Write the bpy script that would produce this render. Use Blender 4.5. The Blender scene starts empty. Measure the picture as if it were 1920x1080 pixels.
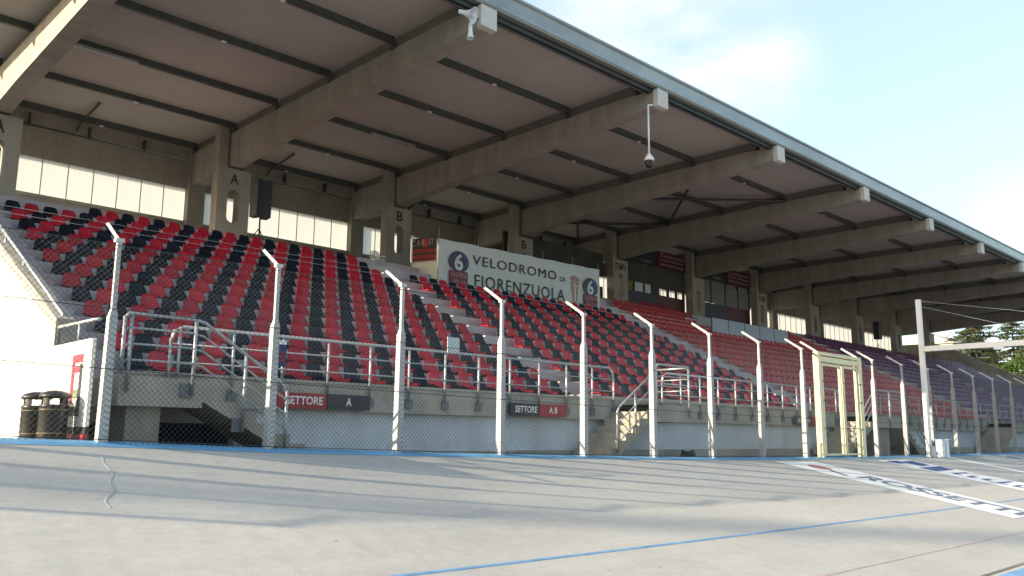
import bpy, math, random
from mathutils import Vector, Matrix
random.seed(7)
R = math.radians
sc = bpy.context.scene
H = 1.97                                   # the eye height above the infield: everything below is modelled eye-relative and lifted by H at the end

# ---------------------------------------------------------------- camera
cam_d = bpy.data.cameras.new("camera"); cam = bpy.data.objects.new("camera", cam_d); sc.collection.objects.link(cam)
yaw, pitch, roll, FPX = 0.7730, 0.1726, 0.0078, 1606.86
fwd = Vector((math.sin(yaw)*math.cos(pitch), math.cos(yaw)*math.cos(pitch), math.sin(pitch)))
rgt = Vector((math.cos(yaw), -math.sin(yaw), 0)); up = rgt.cross(fwd)
r2 = rgt*math.cos(roll)+up*math.sin(roll); u2 = -rgt*math.sin(roll)+up*math.cos(roll)
m3 = Matrix((r2, u2, -fwd)).transposed()
cam.matrix_world = Matrix.Translation((0, 0, H)) @ m3.to_4x4()
cam_d.sensor_width = 36; cam_d.lens = 36*FPX/1920; cam_d.clip_end = 6000; cam_d.clip_start = .05
sc.camera = cam

# ---------------------------------------------------------------- light
AZ, EL = 18.5, 18.0
sdir = Vector((-math.cos(R(AZ))*math.cos(R(EL)), math.sin(R(AZ))*math.cos(R(EL)), math.sin(R(EL))))   # towards the sun
sd = bpy.data.lights.new("sun", 'SUN'); sd.energy = 4.2; sd.angle = R(.5); sd.color = (1, .84, .64)
so = bpy.data.objects.new("sun", sd); sc.collection.objects.link(so)
so.rotation_euler = sdir.to_track_quat('Z', 'Y').to_euler(); so.location = (-30, 20, 40)
w = bpy.data.worlds.new("World"); sc.world = w; w.use_nodes = True
nt = w.node_tree; nt.nodes.clear()
N = nt.nodes.new; L = nt.links.new
out = N('ShaderNodeOutputWorld'); bg = N('ShaderNodeBackground'); sky = N('ShaderNodeTexSky')
sky.sky_type = 'NISHITA'; sky.sun_disc = False; sky.sun_elevation = R(EL); sky.sun_rotation = math.atan2(sdir.x, sdir.y)
sky.air_density = 1.0; sky.dust_density = 2.2; sky.ozone_density = 1.0
tc = N('ShaderNodeTexCoord'); mp = N('ShaderNodeMapping'); mp.inputs['Scale'].default_value = (1, 1, 2.6)
ns = N('ShaderNodeTexNoise'); ns.inputs['Scale'].default_value = 3.2; ns.inputs['Detail'].default_value = 6; ns.inputs['Roughness'].default_value = .55
rp = N('ShaderNodeValToRGB'); rp.color_ramp.elements[0].position = .36; rp.color_ramp.elements[1].position = .58
mx = N('ShaderNodeMix'); mx.data_type = 'RGBA'; mx.inputs[7].default_value = (2.9, 2.9, 2.8, 1)
L(tc.outputs['Generated'], mp.inputs[0]); L(mp.outputs[0], ns.inputs['Vector']); L(ns.outputs[0], rp.inputs[0])
# two soft cloud banks at fixed bearings in the sky, broken up by noise, over a thin high veil
veil = N('ShaderNodeMix'); veil.data_type = 'RGBA'; veil.inputs[0].default_value = .5; veil.inputs[7].default_value = (1.9, 2.35, 2.6, 1)
L(sky.outputs[0], veil.inputs[6])
def bank(px, py, rad):
    d = (r2*((px-960)/FPX)+u2*((540-py)/FPX)+fwd).normalized()
    dt = N('ShaderNodeVectorMath'); dt.operation = 'DISTANCE'; dt.inputs[1].default_value = d; L(tc.outputs['Generated'], dt.inputs[0])
    mr = N('ShaderNodeMapRange'); mr.inputs[1].default_value = rad; mr.inputs[2].default_value = rad*.15; mr.inputs[3].default_value = 0; mr.inputs[4].default_value = 1; mr.interpolation_type = 'SMOOTHSTEP'
    L(dt.outputs['Value'], mr.inputs[0]); return mr.outputs[0]
b1, b2, b3 = bank(1230, 70, .17), bank(1920, 415, .07), bank(1400, 160, .10)
a1 = N('ShaderNodeMath'); a1.operation = 'MAXIMUM'; L(b1, a1.inputs[0]); L(b2, a1.inputs[1])
a2 = N('ShaderNodeMath'); a2.operation = 'MAXIMUM'; L(a1.outputs[0], a2.inputs[0]); L(b3, a2.inputs[1])
mul = N('ShaderNodeMath'); mul.operation = 'MULTIPLY'; L(rp.outputs[0], mul.inputs[0]); L(a2.outputs[0], mul.inputs[1])
L(mul.outputs[0], mx.inputs[0]); L(veil.outputs[2], mx.inputs[6]); L(mx.outputs[2], bg.inputs[0])
bg.inputs[1].default_value = .15; L(bg.outputs[0], out.inputs[0])
vs = sc.view_settings; vs.view_transform = 'Standard'; vs.look = 'None'; vs.exposure = 1.5; vs.gamma = 1; vs.use_curve_mapping = False
try: sc.cycles.max_bounces = 8; sc.cycles.diffuse_bounces = 5
except Exception: pass

# ---------------------------------------------------------------- materials
MATS = {}
def mat(name, col, rough=.7, metal=0., var=.15, scale=3., bump=0., stretch=(1, 1, 1), dark=None, spec=.5, fine=0., trans=0.):
    if name in MATS: return MATS[name]
    m = bpy.data.materials.new(name); m.use_nodes = True; t = m.node_tree; b = t.nodes['Principled BSDF']
    b.inputs['Roughness'].default_value = rough; b.inputs['Metallic'].default_value = metal
    b.inputs['Specular IOR Level'].default_value = spec
    c2 = dark or tuple(c*(1-var*2) for c in col)
    tcn = t.nodes.new('ShaderNodeTexCoord'); mpn = t.nodes.new('ShaderNodeMapping'); mpn.inputs['Scale'].default_value = stretch
    n = t.nodes.new('ShaderNodeTexNoise'); n.inputs['Scale'].default_value = scale; n.inputs['Detail'].default_value = 8; n.inputs['Roughness'].default_value = .62
    mix = t.nodes.new('ShaderNodeMix'); mix.data_type = 'RGBA'
    rr = t.nodes.new('ShaderNodeValToRGB'); rr.color_ramp.elements[0].position = .36; rr.color_ramp.elements[1].position = .66
    t.links.new(tcn.outputs['Object'], mpn.inputs[0]); t.links.new(mpn.outputs[0], n.inputs['Vector']); t.links.new(n.outputs[0], rr.inputs[0])
    t.links.new(rr.outputs[0], mix.inputs[0]); mix.inputs[6].default_value = (*c2, 1); mix.inputs[7].default_value = (*col, 1)
    src = mix.outputs[2]
    if fine:
        n2 = t.nodes.new('ShaderNodeTexNoise'); n2.inputs['Scale'].default_value = scale*23; n2.inputs['Detail'].default_value = 4
        t.links.new(mpn.outputs[0], n2.inputs['Vector'])
        mm = t.nodes.new('ShaderNodeMapRange'); mm.inputs[1].default_value = .3; mm.inputs[2].default_value = .7; mm.inputs[3].default_value = 1-fine; mm.inputs[4].default_value = 1+fine
        t.links.new(n2.outputs[0], mm.inputs[0])
        vm = t.nodes.new('ShaderNodeVectorMath'); vm.operation = 'SCALE'; t.links.new(src, vm.inputs[0]); t.links.new(mm.outputs[0], vm.inputs['Scale']); src = vm.outputs[0]
    t.links.new(src, b.inputs['Base Color'])
    if bump:
        bn = t.nodes.new('ShaderNodeBump'); bn.inputs['Strength'].default_value = bump; bn.inputs['Distance'].default_value = .02
        n3 = t.nodes.new('ShaderNodeTexNoise'); n3.inputs['Scale'].default_value = scale*12; n3.inputs['Detail'].default_value = 5
        t.links.new(mpn.outputs[0], n3.inputs['Vector']); t.links.new(n3.outputs[0], bn.inputs['Height']); t.links.new(bn.outputs[0], b.inputs['Normal'])
    if trans:
        o = t.nodes['Material Output']; tr = t.nodes.new('ShaderNodeBsdfTranslucent'); ms = t.nodes.new('ShaderNodeMixShader'); ms.inputs[0].default_value = trans
        t.links.new(src, tr.inputs[0]); t.links.new(b.outputs[0], ms.inputs[1]); t.links.new(tr.outputs[0], ms.inputs[2]); t.links.new(ms.outputs[0], o.inputs[0])
    MATS[name] = m; return m
CONC = mat('concrete', (.43, .41, .35), .85, var=.17, scale=.9, bump=.25, fine=.08)
BEAM = mat('board_marked_concrete', (.33, .305, .26), .85, var=.12, scale=.8, bump=.3, stretch=(1, 2.6, .35), fine=.1)
STEP = mat('terrace_concrete', (.40, .385, .38), .85, var=.12, scale=1.2, bump=.15, dark=(.34, .27, .28), fine=.06)
STAIR = mat('stair_concrete', (.40, .37, .30), .85, var=.15, scale=2.5, bump=.2, fine=.07)
def grain(m, amt, sc1, sc2, streak):
    t = m.node_tree; b = t.nodes['Principled BSDF']; src = b.inputs['Base Color'].links[0].from_socket
    tcn = t.nodes.new('ShaderNodeTexCoord')
    for scl, st, a in ((sc1, (1, 1, 1), amt), (sc2, (1, 1, 1), amt*1.4), (1.1, (.09, 1, 1), streak), (.13, (1, 1, 1), streak*.8)):
        mp_ = t.nodes.new('ShaderNodeMapping'); mp_.inputs['Scale'].default_value = st; n_ = t.nodes.new('ShaderNodeTexNoise'); n_.inputs['Scale'].default_value = scl; n_.inputs['Detail'].default_value = 5; n_.inputs['Roughness'].default_value = .7
        mr_ = t.nodes.new('ShaderNodeMapRange'); mr_.inputs[1].default_value = .3; mr_.inputs[2].default_value = .7; mr_.inputs[3].default_value = 1-a; mr_.inputs[4].default_value = 1+a*.6; mr_.clamp = True
        v_ = t.nodes.new('ShaderNodeVectorMath'); v_.operation = 'SCALE'
        t.links.new(tcn.outputs['Object'], mp_.inputs[0]); t.links.new(mp_.outputs[0], n_.inputs['Vector']); t.links.new(n_.outputs[0], mr_.inputs[0]); t.links.new(src, v_.inputs[0]); t.links.new(mr_.outputs[0], v_.inputs['Scale']); src = v_.outputs[0]
    t.links.new(src, b.inputs['Base Color']); return m
TRACK = mat('track_concrete', (.45, .43, .385), .82, var=.10, scale=.32, bump=.12, dark=(.38, .37, .345), fine=.06)
grain(TRACK, .09, 38, 130, .08)
APRON = mat('apron_asphalt', (.16, .155, .145), .9, var=.2, scale=.6, bump=.3, fine=.15)
WHITE = mat('white_wall_paint', (.78, .77, .73), .75, var=.06, scale=1.1, bump=.1, fine=.03)
grain(WHITE, .04, 9, 40, .08)
BASEW = mat('pale_blue_wall_paint', (.60, .66, .70), .8, var=.11, scale=1.3, bump=.12, fine=.05, stretch=(1, 1, .35))
BLUE = mat('track_blue_paint', (.14, .37, .61), .6, var=.12, scale=1.3, fine=.1)
SKYB = mat('line_blue_paint', (.17, .36, .60), .65, var=.2, scale=2.5, fine=.15)
REDL = mat('faded_red_paint', (.46, .385, .35), .75, var=.08, scale=2.5, fine=.1)
WLINE = mat('worn_white_paint', (.72, .72, .70), .6, var=.06, scale=1.6, fine=.06)
POSTW = mat('white_post_paint', (.47, .48, .475), .6, var=.07, scale=6, bump=.15, fine=.06)
GALV = mat('galvanised_steel', (.42, .45, .46), .42, .55, var=.12, scale=8, fine=.05)
WIRE = mat('chain_link_wire', (.035, .042, .04), .6, 0., var=.1, scale=8)
PURL = mat('grey_green_steel', (.075, .088, .085), .5, .1, var=.15, scale=3)
DECK = mat('roof_soffit', (.45, .42, .385), .9, var=.07, scale=.25, fine=.04)
FASC = mat('weathered_gutter_metal', (.31, .34, .33), .38, .5, var=.16, scale=.9, stretch=(.3, 1, 1), fine=.05)
FASD = mat('dark_gutter_metal', (.07, .08, .085), .5, .3, var=.15, scale=1.5)
REDS = mat('red_plastic', (.40, .014, .028), .38, var=.1, scale=1.4, spec=.35)
BLKS = mat('blue_black_plastic', (.006, .009, .015), .42, var=.12, scale=1.4, spec=.25)
CRIM = mat('crimson_plastic', (.42, .032, .022), .45, var=.12, scale=1.4)
MARO = mat('maroon_plastic', (.21, .014, .065), .4, var=.15, scale=1.4)
def vary(m, lo, hi):
    t = m.node_tree; b = t.nodes['Principled BSDF']; src = b.inputs['Base Color'].links[0].from_socket
    oi = t.nodes.new('ShaderNodeObjectInfo'); mr_ = t.nodes.new('ShaderNodeMapRange'); mr_.inputs[3].default_value = lo; mr_.inputs[4].default_value = hi
    v_ = t.nodes.new('ShaderNodeVectorMath'); v_.operation = 'SCALE'; t.links.new(oi.outputs['Random'], mr_.inputs[0]); t.links.new(src, v_.inputs[0]); t.links.new(mr_.outputs[0], v_.inputs['Scale']); t.links.new(v_.outputs[0], b.inputs['Base Color'])
vary(REDS, .78, 1.18); vary(BLKS, .6, 1.7)
NAVS = mat('navy_plastic', (.030, .024, .085), .4, var=.15, scale=1.4)
BRKT = mat('bracket_grey', (.17, .19, .20), .6, .1, var=.15, scale=8)
RISER = mat('grey_brown_filler', (.17, .155, .14), .9, var=.08, scale=1)
CAPM = mat('skylit_cap_tone', (.56, .55, .51), .8, var=.08, scale=2)  # sky light on the beam tips put into a paler colour
YEL = mat('pale_yellow_paint', (.66, .61, .38), .5, var=.08, scale=4, bump=.1, fine=.05)
BINM = mat('black_bin_plastic', (.014, .014, .013), .38, var=.15, scale=4)
GOLD = mat('gold_band', (.20, .16, .09), .6, .2)
BLACK = mat('black_paint', (.012, .012, .013), .5)
INK = mat('black_ink', (.02, .022, .024), .7)
BANN = mat('banner_cloth', (.56, .61, .59), .8, var=.05, scale=1.5, trans=.12)
BANC = mat('cream_cloth', (.60, .60, .50), .8, var=.06, scale=1.5)
REDC = mat('red_cloth', (.30, .02, .022), .7, var=.15, scale=3)
DARKC = mat('dark_cloth', (.03, .03, .03), .75, var=.1, scale=3)
SIGNR = mat('sign_red', (.33, .02, .035), .5, var=.08, scale=3)
SIGNB = mat('sign_black', (.018, .025, .033), .5, var=.1, scale=3)
PAPER = mat('white_letter_paint', (.80, .80, .78), .6, var=.03)
PANEL = mat('translucent_sheet', (.70, .71, .67), .5, var=.03, scale=1.2, stretch=(9, 1, .4), trans=.72, fine=.05)
NAVY = mat('navy_cladding', (.018, .025, .045), .5, var=.12)
CLAR = mat('red_cladding', (.085, .007, .014), .5, var=.12)
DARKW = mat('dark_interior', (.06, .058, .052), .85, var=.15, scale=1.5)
BOARD = mat('grey_sheet', (.26, .29, .34), .6, var=.07, scale=1.5, fine=.04)
GLASSM = mat('curtained_glass', (.20, .215, .20), .12, var=.05, scale=.5, spec=.8)
YGLASS = mat('yellow_glass', (.45, .45, .20), .4, var=.25, scale=3, trans=.75)
BARK = mat('bark', (.09, .065, .045), .9, var=.2, scale=6)
LEAFD = mat('conifer_needles', (.075, .095, .035), .7, var=.3, scale=1.5, trans=.15)
LEAFG = mat('bright_leaves', (.085, .15, .028), .65, var=.25, scale=.8, trans=.3)
GRASS = mat('grass', (.07, .11, .03), .9, var=.25, scale=.15, fine=.2)
WOOD = mat('brown_door', (.16, .06, .025), .6)
HOUSE = mat('house_plaster', (.75, .70, .62), .8)
TILE = mat('roof_tiles', (.42, .38, .34), .8)
LAMP = mat('white_plastic', (.75, .76, .76), .35, var=.03)
CARD = mat('cabinet_grey', (.62, .66, .70), .5, var=.03)
NOTICE = mat('milky_sheet', (.48, .55, .55), .4, var=.05)
CRACKM = mat('crack_filler', (.50, .52, .515), .9, var=.1, scale=8)
CRACKD = mat('crack_dark', (.24, .24, .23), .9)
OIL = mat('rubber', (.02, .02, .02), .5)
POSTBLUE = mat('poster_blue', (.02, .03, .12), .5)

# ---------------------------------------------------------------- mesh helpers
COL = sc.collection
def tag(o, label=None, cat=None, group=None, kind=None):
    if label: o['label'] = label
    if cat: o['category'] = cat
    if group: o['group'] = group
    if kind: o['kind'] = kind
    return o
def empty(name, loc, label, cat, group=None):
    o = bpy.data.objects.new(name, None); COL.objects.link(o); o.location = loc; o.empty_display_size = .2
    return tag(o, label, cat, group)
class MB:
    def __init__(s): s.v = []; s.f = []; s.m = []; s.k = 0; s.sm = []
    def add(s, vs, fs, smooth=False):
        n = len(s.v); s.v += [tuple(v) for v in vs]; s.f += [tuple(i+n for i in f) for f in fs]; s.m += [s.k]*len(fs); s.sm += [smooth]*len(fs); return s
    def box(s, x0, x1, y0, y1, z0, z1):
        return s.add([(x0,y0,z0),(x1,y0,z0),(x1,y1,z0),(x0,y1,z0),(x0,y0,z1),(x1,y0,z1),(x1,y1,z1),(x0,y1,z1)],
            [(0,3,2,1),(4,5,6,7),(0,1,5,4),(1,2,6,5),(2,3,7,6),(3,0,4,7)])
    def hexa(s, p): return s.add(p, [(0,3,2,1),(4,5,6,7),(0,1,5,4),(1,2,6,5),(2,3,7,6),(3,0,4,7)])
    def prism_x(s, prof, x0, x1):          # profile in (y,z), counter-clockwise seen from -x
        n = len(prof)
        vs_ = [(x0, y, z) for y, z in prof]+[(x1, y, z) for y, z in prof]
        fs = [tuple(range(n)), tuple(range(2*n-1, n-1, -1))]+[(i, i+n, (i+1) % n+n, (i+1) % n) for i in range(n)]
        return s.add(vs_, fs)
    def prism_y(s, prof, y0, y1):          # profile in (x,z)
        n = len(prof)
        vs_ = [(x, y0, z) for x, z in prof]+[(x, y1, z) for x, z in prof]
        fs = [tuple(range(n)), tuple(range(2*n-1, n-1, -1))]+[(i, i+n, (i+1) % n+n, (i+1) % n) for i in range(n)]
        return s.add(vs_, fs)
    def tube(s, pts, r, n=8, r2=None, caps=True):
        pts = [Vector(p) for p in pts]; rings = []
        ref = None
        for i, p in enumerate(pts):
            d = (pts[min(i+1, len(pts)-1)]-pts[max(i-1, 0)]).normalized()
            if ref is None or abs(ref.dot(d)) > .9: ref = Vector((0, 0, 1)) if abs(d.z) < .8 else Vector((1, 0, 0))
            a = d.cross(ref).normalized(); b = d.cross(a)
            t = i/(len(pts)-1) if len(pts) > 1 else 0; rr = r if r2 is None else r+(r2-r)*t
            rings.append([p+a*math.cos(2*math.pi*k/n)*rr+b*math.sin(2*math.pi*k/n)*rr for k in range(n)])
        vs_ = [v for g in rings for v in g]; fs = []
        for i in range(len(rings)-1):
            for k in range(n): fs.append((i*n+k, i*n+(k+1) % n, (i+1)*n+(k+1) % n, (i+1)*n+k))
        s.add(vs_, fs, n > 4)
        if caps: s.add([], []); m = len(s.v)-len(vs_); s.f += [tuple(m+k for k in range(n))[::-1], tuple(m+len(vs_)-n+k for k in range(n))]; s.m += [s.k]*2; s.sm += [False]*2
        return s
    def lathe(s, c, prof, n=20):           # prof: (radius, z)
        vs_ = []; fs = []
        for r, z in prof:
            for k in range(n): vs_.append((c[0]+r*math.cos(2*math.pi*k/n), c[1]+r*math.sin(2*math.pi*k/n), c[2]+z))
        for i in range(len(prof)-1):
            for k in range(n): fs.append((i*n+k, i*n+(k+1) % n, (i+1)*n+(k+1) % n, (i+1)*n+k))
        return s.add(vs_, fs, True)
    def disc(s, c, r, ax, n=24, sq=1.):    # filled ellipse facing -y (ax='y') or up
        vs_ = []
        for k in range(n):
            a = 2*math.pi*k/n
            vs_.append((c[0]+r*math.cos(a)*sq, c[1], c[2]+r*math.sin(a)) if ax == 'y' else (c[0]+r*math.cos(a), c[1]+r*math.sin(a)*sq, c[2]))
        return s.add(vs_, [tuple(range(n))])
    def build(s, name, mats, parent=None, smooth=None):
        me = bpy.data.meshes.new(name)
        o0 = Vector((0, 0, 0))
        if parent is not None:
            q = parent
            while q is not None: o0 += q.location; q = q.parent
        me.from_pydata([(v[0]-o0.x, v[1]-o0.y, v[2]-o0.z) for v in s.v], [], s.f)
        for m in (mats if isinstance(mats, (list, tuple)) else [mats]): me.materials.append(m)
        me.polygons.foreach_set('material_index', s.m)
        me.polygons.foreach_set('use_smooth', s.sm)
        me.update()
        o = bpy.data.objects.new(name, me); COL.objects.link(o)
        if parent is not None: o.parent = parent
        return o
def at_base(o, loc):                       # move a one-mesh thing's origin to its base
    l = Vector(loc); o.data.transform(Matrix.Translation(-l)); o.location = l; return o
def text_mesh(txt, size, xs=1., bold=0., sp=1.):
    cu = bpy.data.curves.new('t', 'FONT'); cu.body = txt; cu.size = size; cu.align_x = 'LEFT'; cu.offset = bold; cu.space_character = sp; cu.resolution_u = 3
    ob = bpy.data.objects.new('t', cu); COL.objects.link(ob)
    dg = bpy.context.evaluated_depsgraph_get(); me = bpy.data.meshes.new_from_object(ob.evaluated_get(dg))
    vs_ = [(v.co.x*xs, v.co.y) for v in me.vertices]; fs = [tuple(p.vertices) for p in me.polygons]
    bpy.data.objects.remove(ob); bpy.data.curves.remove(cu); bpy.data.meshes.remove(me)
    return vs_, fs
def text_fit(txt, width, height, bold=0., sp=1.):   # (x,y) verts scaled to fill width x height from (0,0)
    v, f = text_mesh(txt, 1, 1, bold, sp)
    x0 = min(a for a, b in v); x1 = max(a for a, b in v); y0 = min(b for a, b in v); y1 = max(b for a, b in v)
    return [((a-x0)/(x1-x0)*width, (b-y0)/(y1-y0)*height) for a, b in v], f
def add_text(mb, txt, fn, width, height, bold=0., sp=1.):
    v, f = text_fit(txt, width, height, bold, sp); mb.add([fn(a, b) for a, b in v], f)

# ---------------------------------------------------------------- ground, track and its markings
XS = [-40, 3.05, 4.3, 6.8, 9.3, 11.8, 14.3, 16.8, 19.3, 21.8, 24.4, 29.3, 45, 160]
ZS = [1.3, -.06, -.10, -.2, -.27, -.33, -.38, -.43, -.47, -.49, -.51, -.54, -.51, -.51]
def ZF(x):
    for i in range(len(XS)-1):
        if x <= XS[i+1]: t = (x-XS[i])/(XS[i+1]-XS[i]); return ZS[i]+t*(ZS[i+1]-ZS[i])
    return ZS[-1]
YI, YF, ZI = 4.6, 12.39, -1.97
def SZ(x, y):
    if y <= YI: return ZI
    if y <= 12.42: return ZI+(ZF(x)-ZI)*(y-YI)/(YF-YI)
    return ZF(x)-.05
def sheet(name, x0, x1, y0, y1, m, lift, nx, ny, skew=None):
    mb = MB(); vs_ = []
    for i in range(nx+1):
        for j in range(ny+1):
            x = x0+(x1-x0)*i/nx; y = y0+(y1-y0)*j/ny
            vs_.append((x, y, SZ(x, y)+lift))
    fs = [(i*(ny+1)+j, (i+1)*(ny+1)+j, (i+1)*(ny+1)+j+1, i*(ny+1)+j+1) for i in range(nx) for j in range(ny)]
    mb.add(vs_, fs); return mb.build(name, m)
gx = [-40+.5*i for i in range(401)]
mb = MB(); gy = [-40, 4.6, 7.2, 9.8, 12.42]
mb.add([(x, y, SZ(x, y)) for x in gx for y in gy], [(i*5+j, (i+1)*5+j, (i+1)*5+j+1, i*5+j+1) for i in range(len(gx)-1) for j in range(4)])
tag(mb.build('track', TRACK), kind='structure')
mb = MB()
mb.add([(x, y, z) for x in gx for y, z in ((12.42, ZF(x)+.0), (12.48, ZF(x)-.05), (40, ZF(x)-.05), (60, -1.5))], [(i*4+j, (i+1)*4+j, (i+1)*4+j+1, i*4+j+1) for i in range(len(gx)-1) for j in range(3)])
tag(mb.build('apron', APRON), kind='structure')
mb = MB(); mb.add([(-3000, -3000, -2.3), (3000, -3000, -2.3), (3000, 3000, -2.3), (-3000, 3000, -2.3)], [(0, 1, 2, 3)])
tag(mb.build('ground', GRASS), kind='structure')
def mark(name, *a, **k): return tag(sheet(name, *a, **k), kind='structure')
mark('blue_edge_line', -10, 120, 12.10, 12.41, BLUE, .005, 260, 1)
mark('stayers_line', -10, 21.5, 7.13, 7.185, SKYB, .004, 63, 1)
mark('stayers_line', 23.6, 120, 7.13, 7.185, SKYB, .004, 193, 1)
mark('sprinters_line', -10, 120, 5.53, 5.58, REDL, .004, 260, 1)
mark('inner_apron_strip', -10, 120, 4.52, 4.60, APRON, .006, 260, 1)
mark('inner_blue_band', -10, 120, 3.5, 4.42, SKYB, .004, 260, 2)
mark('painted_banner_strip', 21.5, 23.6, 6.15, 11.86, WLINE, .006, 5, 4)
mark('painted_banner_strip', 28.0, 30.4, 6.15, 11.86, WLINE, .006, 5, 4)
mark('finish_line', 34.2, 34.9, 4.7, 12.3, WLINE, .006, 2, 4)
mark('painted_banner_strip', 40.3, 41.7, 6.15, 11.98, WLINE, .006, 3, 4)
def paint_text(name, txt, x0, h, ystart, width, m, bold=.02):
    mb = MB(); add_text(mb, txt, lambda a, b: (x0+b, ystart-a, SZ(x0+b, ystart-a)+.010), width, h, bold); return tag(mb.build(name, m), kind='structure')
PINK = mat('faded_dark_paint', (.16, .20, .27), .7, var=.2, scale=2)
BLUP = mat('navy_track_paint', (.04, .09, .26), .7, var=.2, scale=2)
REDP = mat('dull_red_paint', (.42, .13, .15), .7, var=.15, scale=2)
paint_text('painted_lettering', 'ROSSETTI', 22.2, .95, 10.0, 3.75, PINK, .03)
mb = MB(); mb.disc((22.5, 11.1, 0), .34, 'z', 24, .9); mb.v = [(a, b, SZ(a, b)+.010) for a, b, c in mb.v]; tag(mb.build('painted_red_spot', REDP), kind='structure')
mb = MB(); mb.add([(22.3, 10.75, 0), (22.5, 10.75, 0), (22.1, 10.1, 0), (21.95, 10.15, 0)], [(0, 1, 2, 3)]); mb.v = [(a, b, SZ(a, b)+.012) for a, b, c in mb.v]; tag(mb.build('painted_dark_stroke', PINK), kind='structure')
mb = MB()
for (a, b, c, d) in [(28.3, 29.0, 11.3, 11.7), (29.1, 30.0, 10.9, 11.6), (28.4, 30.1, 10.2, 10.75)]: mb.add([(a, c, 0), (b, c+.05, 0), (b+.15, d, 0), (a-.1, d-.05, 0)], [(0, 1, 2, 3)])
for k in range(9):
    y = 9.9-.42*k; hh = .8 if k % 3 else 1.3
    mb.add([(28.7, y, 0), (28.7+hh, y, 0), (28.7+hh, y-.11, 0), (28.7, y-.11, 0)], [(0, 1, 2, 3)])
    mb.add([(28.7, y-.11, 0), (28.9, y-.11, 0), (28.9, y-.3, 0), (28.7, y-.3, 0)], [(0, 1, 2, 3)])
mb.v = [(a, b, SZ(a, b)+.010) for a, b, c in mb.v]; tag(mb.build('painted_emblem_marks', BLUP), kind='structure')
mb = MB(); mb.disc((40.9, 11.5, 0), .35, 'z', 20, 1.); mb.v = [(a, b, SZ(a, b)+.010) for a, b, c in mb.v]; tag(mb.build('painted_blue_spot', BLUP), kind='structure')
# crack in the track
def on_track(px, py):
    d = r2*((px-960)/FPX)+u2*((540-py)/FPX)+fwd; lo, hi = .5, 80.
    for _ in range(50):
        m_ = (lo+hi)/2; P = d*m_
        if P.z < SZ(P.x, P.y): hi = m_
        else: lo = m_
    return P.x, P.y
cp_ = [(190, 856), (193, 866), (199, 874), (206, 883), (211, 891), (207, 899), (205, 905), (212, 914), (213, 921), (207, 929), (198, 935), (196, 941), (203, 949), (205, 955)]
pts = []
for (a, b), (c, d) in zip(cp_[:-1], cp_[1:]):
    for t_ in (0, .33, .66): pts.append(on_track(a+(c-a)*t_+random.uniform(-1, 1), b+(d-b)*t_+random.uniform(-.8, .8)))
mb = MB(); md = MB()
for (a, b), (c, d) in zip(pts[:-1], pts[1:]):
    for q, ww in ((mb, .016), (md, .005)) if 1.2 < abs(b-pts[0][1]) < 1.6 or random.random() > .85 else ((mb, .014),):
        lf = .004 if q is mb else .008
        q.add([(a-ww, b, SZ(a, b)+lf), (a+ww, b, SZ(a, b)+lf), (c+ww, d, SZ(c, d)+lf), (c-ww, d, SZ(c, d)+lf)], [(0, 1, 2, 3)])
tag(mb.build('crack_filler', CRACKM), kind='structure'); tag(md.build('crack', CRACKD), kind='structure')
mb = MB()
for k in range(60):
    x = random.uniform(1.5, 24); y = random.uniform(5, 11.8); a = random.uniform(.003, .009)
    mb.box(x-a, x+a, y-a*.6, y+a*.6, SZ(x, y), SZ(x, y)+a*.7)
tag(mb.build('scattered_debris', BARK), kind='stuff', label='small dark leaves and crumbs lying on the track', cat='debris')

# ---------------------------------------------------------------- grandstand
Xl, Yr, Zr, D_, H_, W_ = 6.0885, 26.7389, 6.6363, .7968, .3958, .47763
CX0, CS = 6.7357, 8.0
YC = 30.65
def E_(i): return Yr-D_*i-.47
def DZ(x): return .08 if x < 18.2 else (.13 if x < 33 else .06)     # each block of the terrace sits a little differently
def Zs(i): return Zr-H_*i-.42
gs = empty('grandstand', (45, 22, -.5), 'long concrete grandstand with cantilever roof, checkered seating terraces and translucent rear windows', 'grandstand')
def terrace(x0, x1, top):
    dz = DZ((x0+x1)/2)
    prof = [(E_(13)-1.27, .67)]
    prof.append((E_(13), .67))
    for i in range(13, top-1, -1):
        prof.append((E_(i), Zs(i)))
        prof.append((E_(i-1) if i > top else 34.0, Zs(i)))
    prof = prof[:2]+[(y, z+dz) for y, z in prof[2:]]
    prof2 = prof+[(34.0, .2), (E_(13)-1.27, .2)]
    prof2 = prof2[::-1]
    mb = MB(); mb.prism_x([(y, z) for y, z in prof2], x0, x1); return mb
mb = terrace(4.33, 18.24, -1); o = mb.build('terrace', STEP, gs)
mb = terrace(18.24, 33.0, -1); o = mb.build('terrace', STEP, gs)
mb = terrace(33.0, 86.8, -2); o = mb.build('terrace', STEP, gs)
# aisle half steps
for x0, x1, top in ((4.9, 5.75, 1), (31.45, 32.75, 2), (52.9, 54.4, -1), (68.0, 69.2, -1)):
    for i in range(13, top-1, -1):
        mb = MB(); mb.box(x0, x1, E_(i-1)-.32, E_(i-1)-.001, Zs(i)+DZ(x1)+.001, Zs(i)+DZ(x1)+.2); mb.build('aisle_step', STEP, gs)
for x0 in (31.9, 53.3, 68.2):
    for i in range(12, 0, -2): mb = MB(); mb.box(x0, x0+.75, E_(i)-.012, E_(i)+.02, Zs(i)-.30, Zs(i)-.06); mb.build('riser_dark_box', BLACK, gs)  # thin black boxes on every second aisle riser
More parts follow.
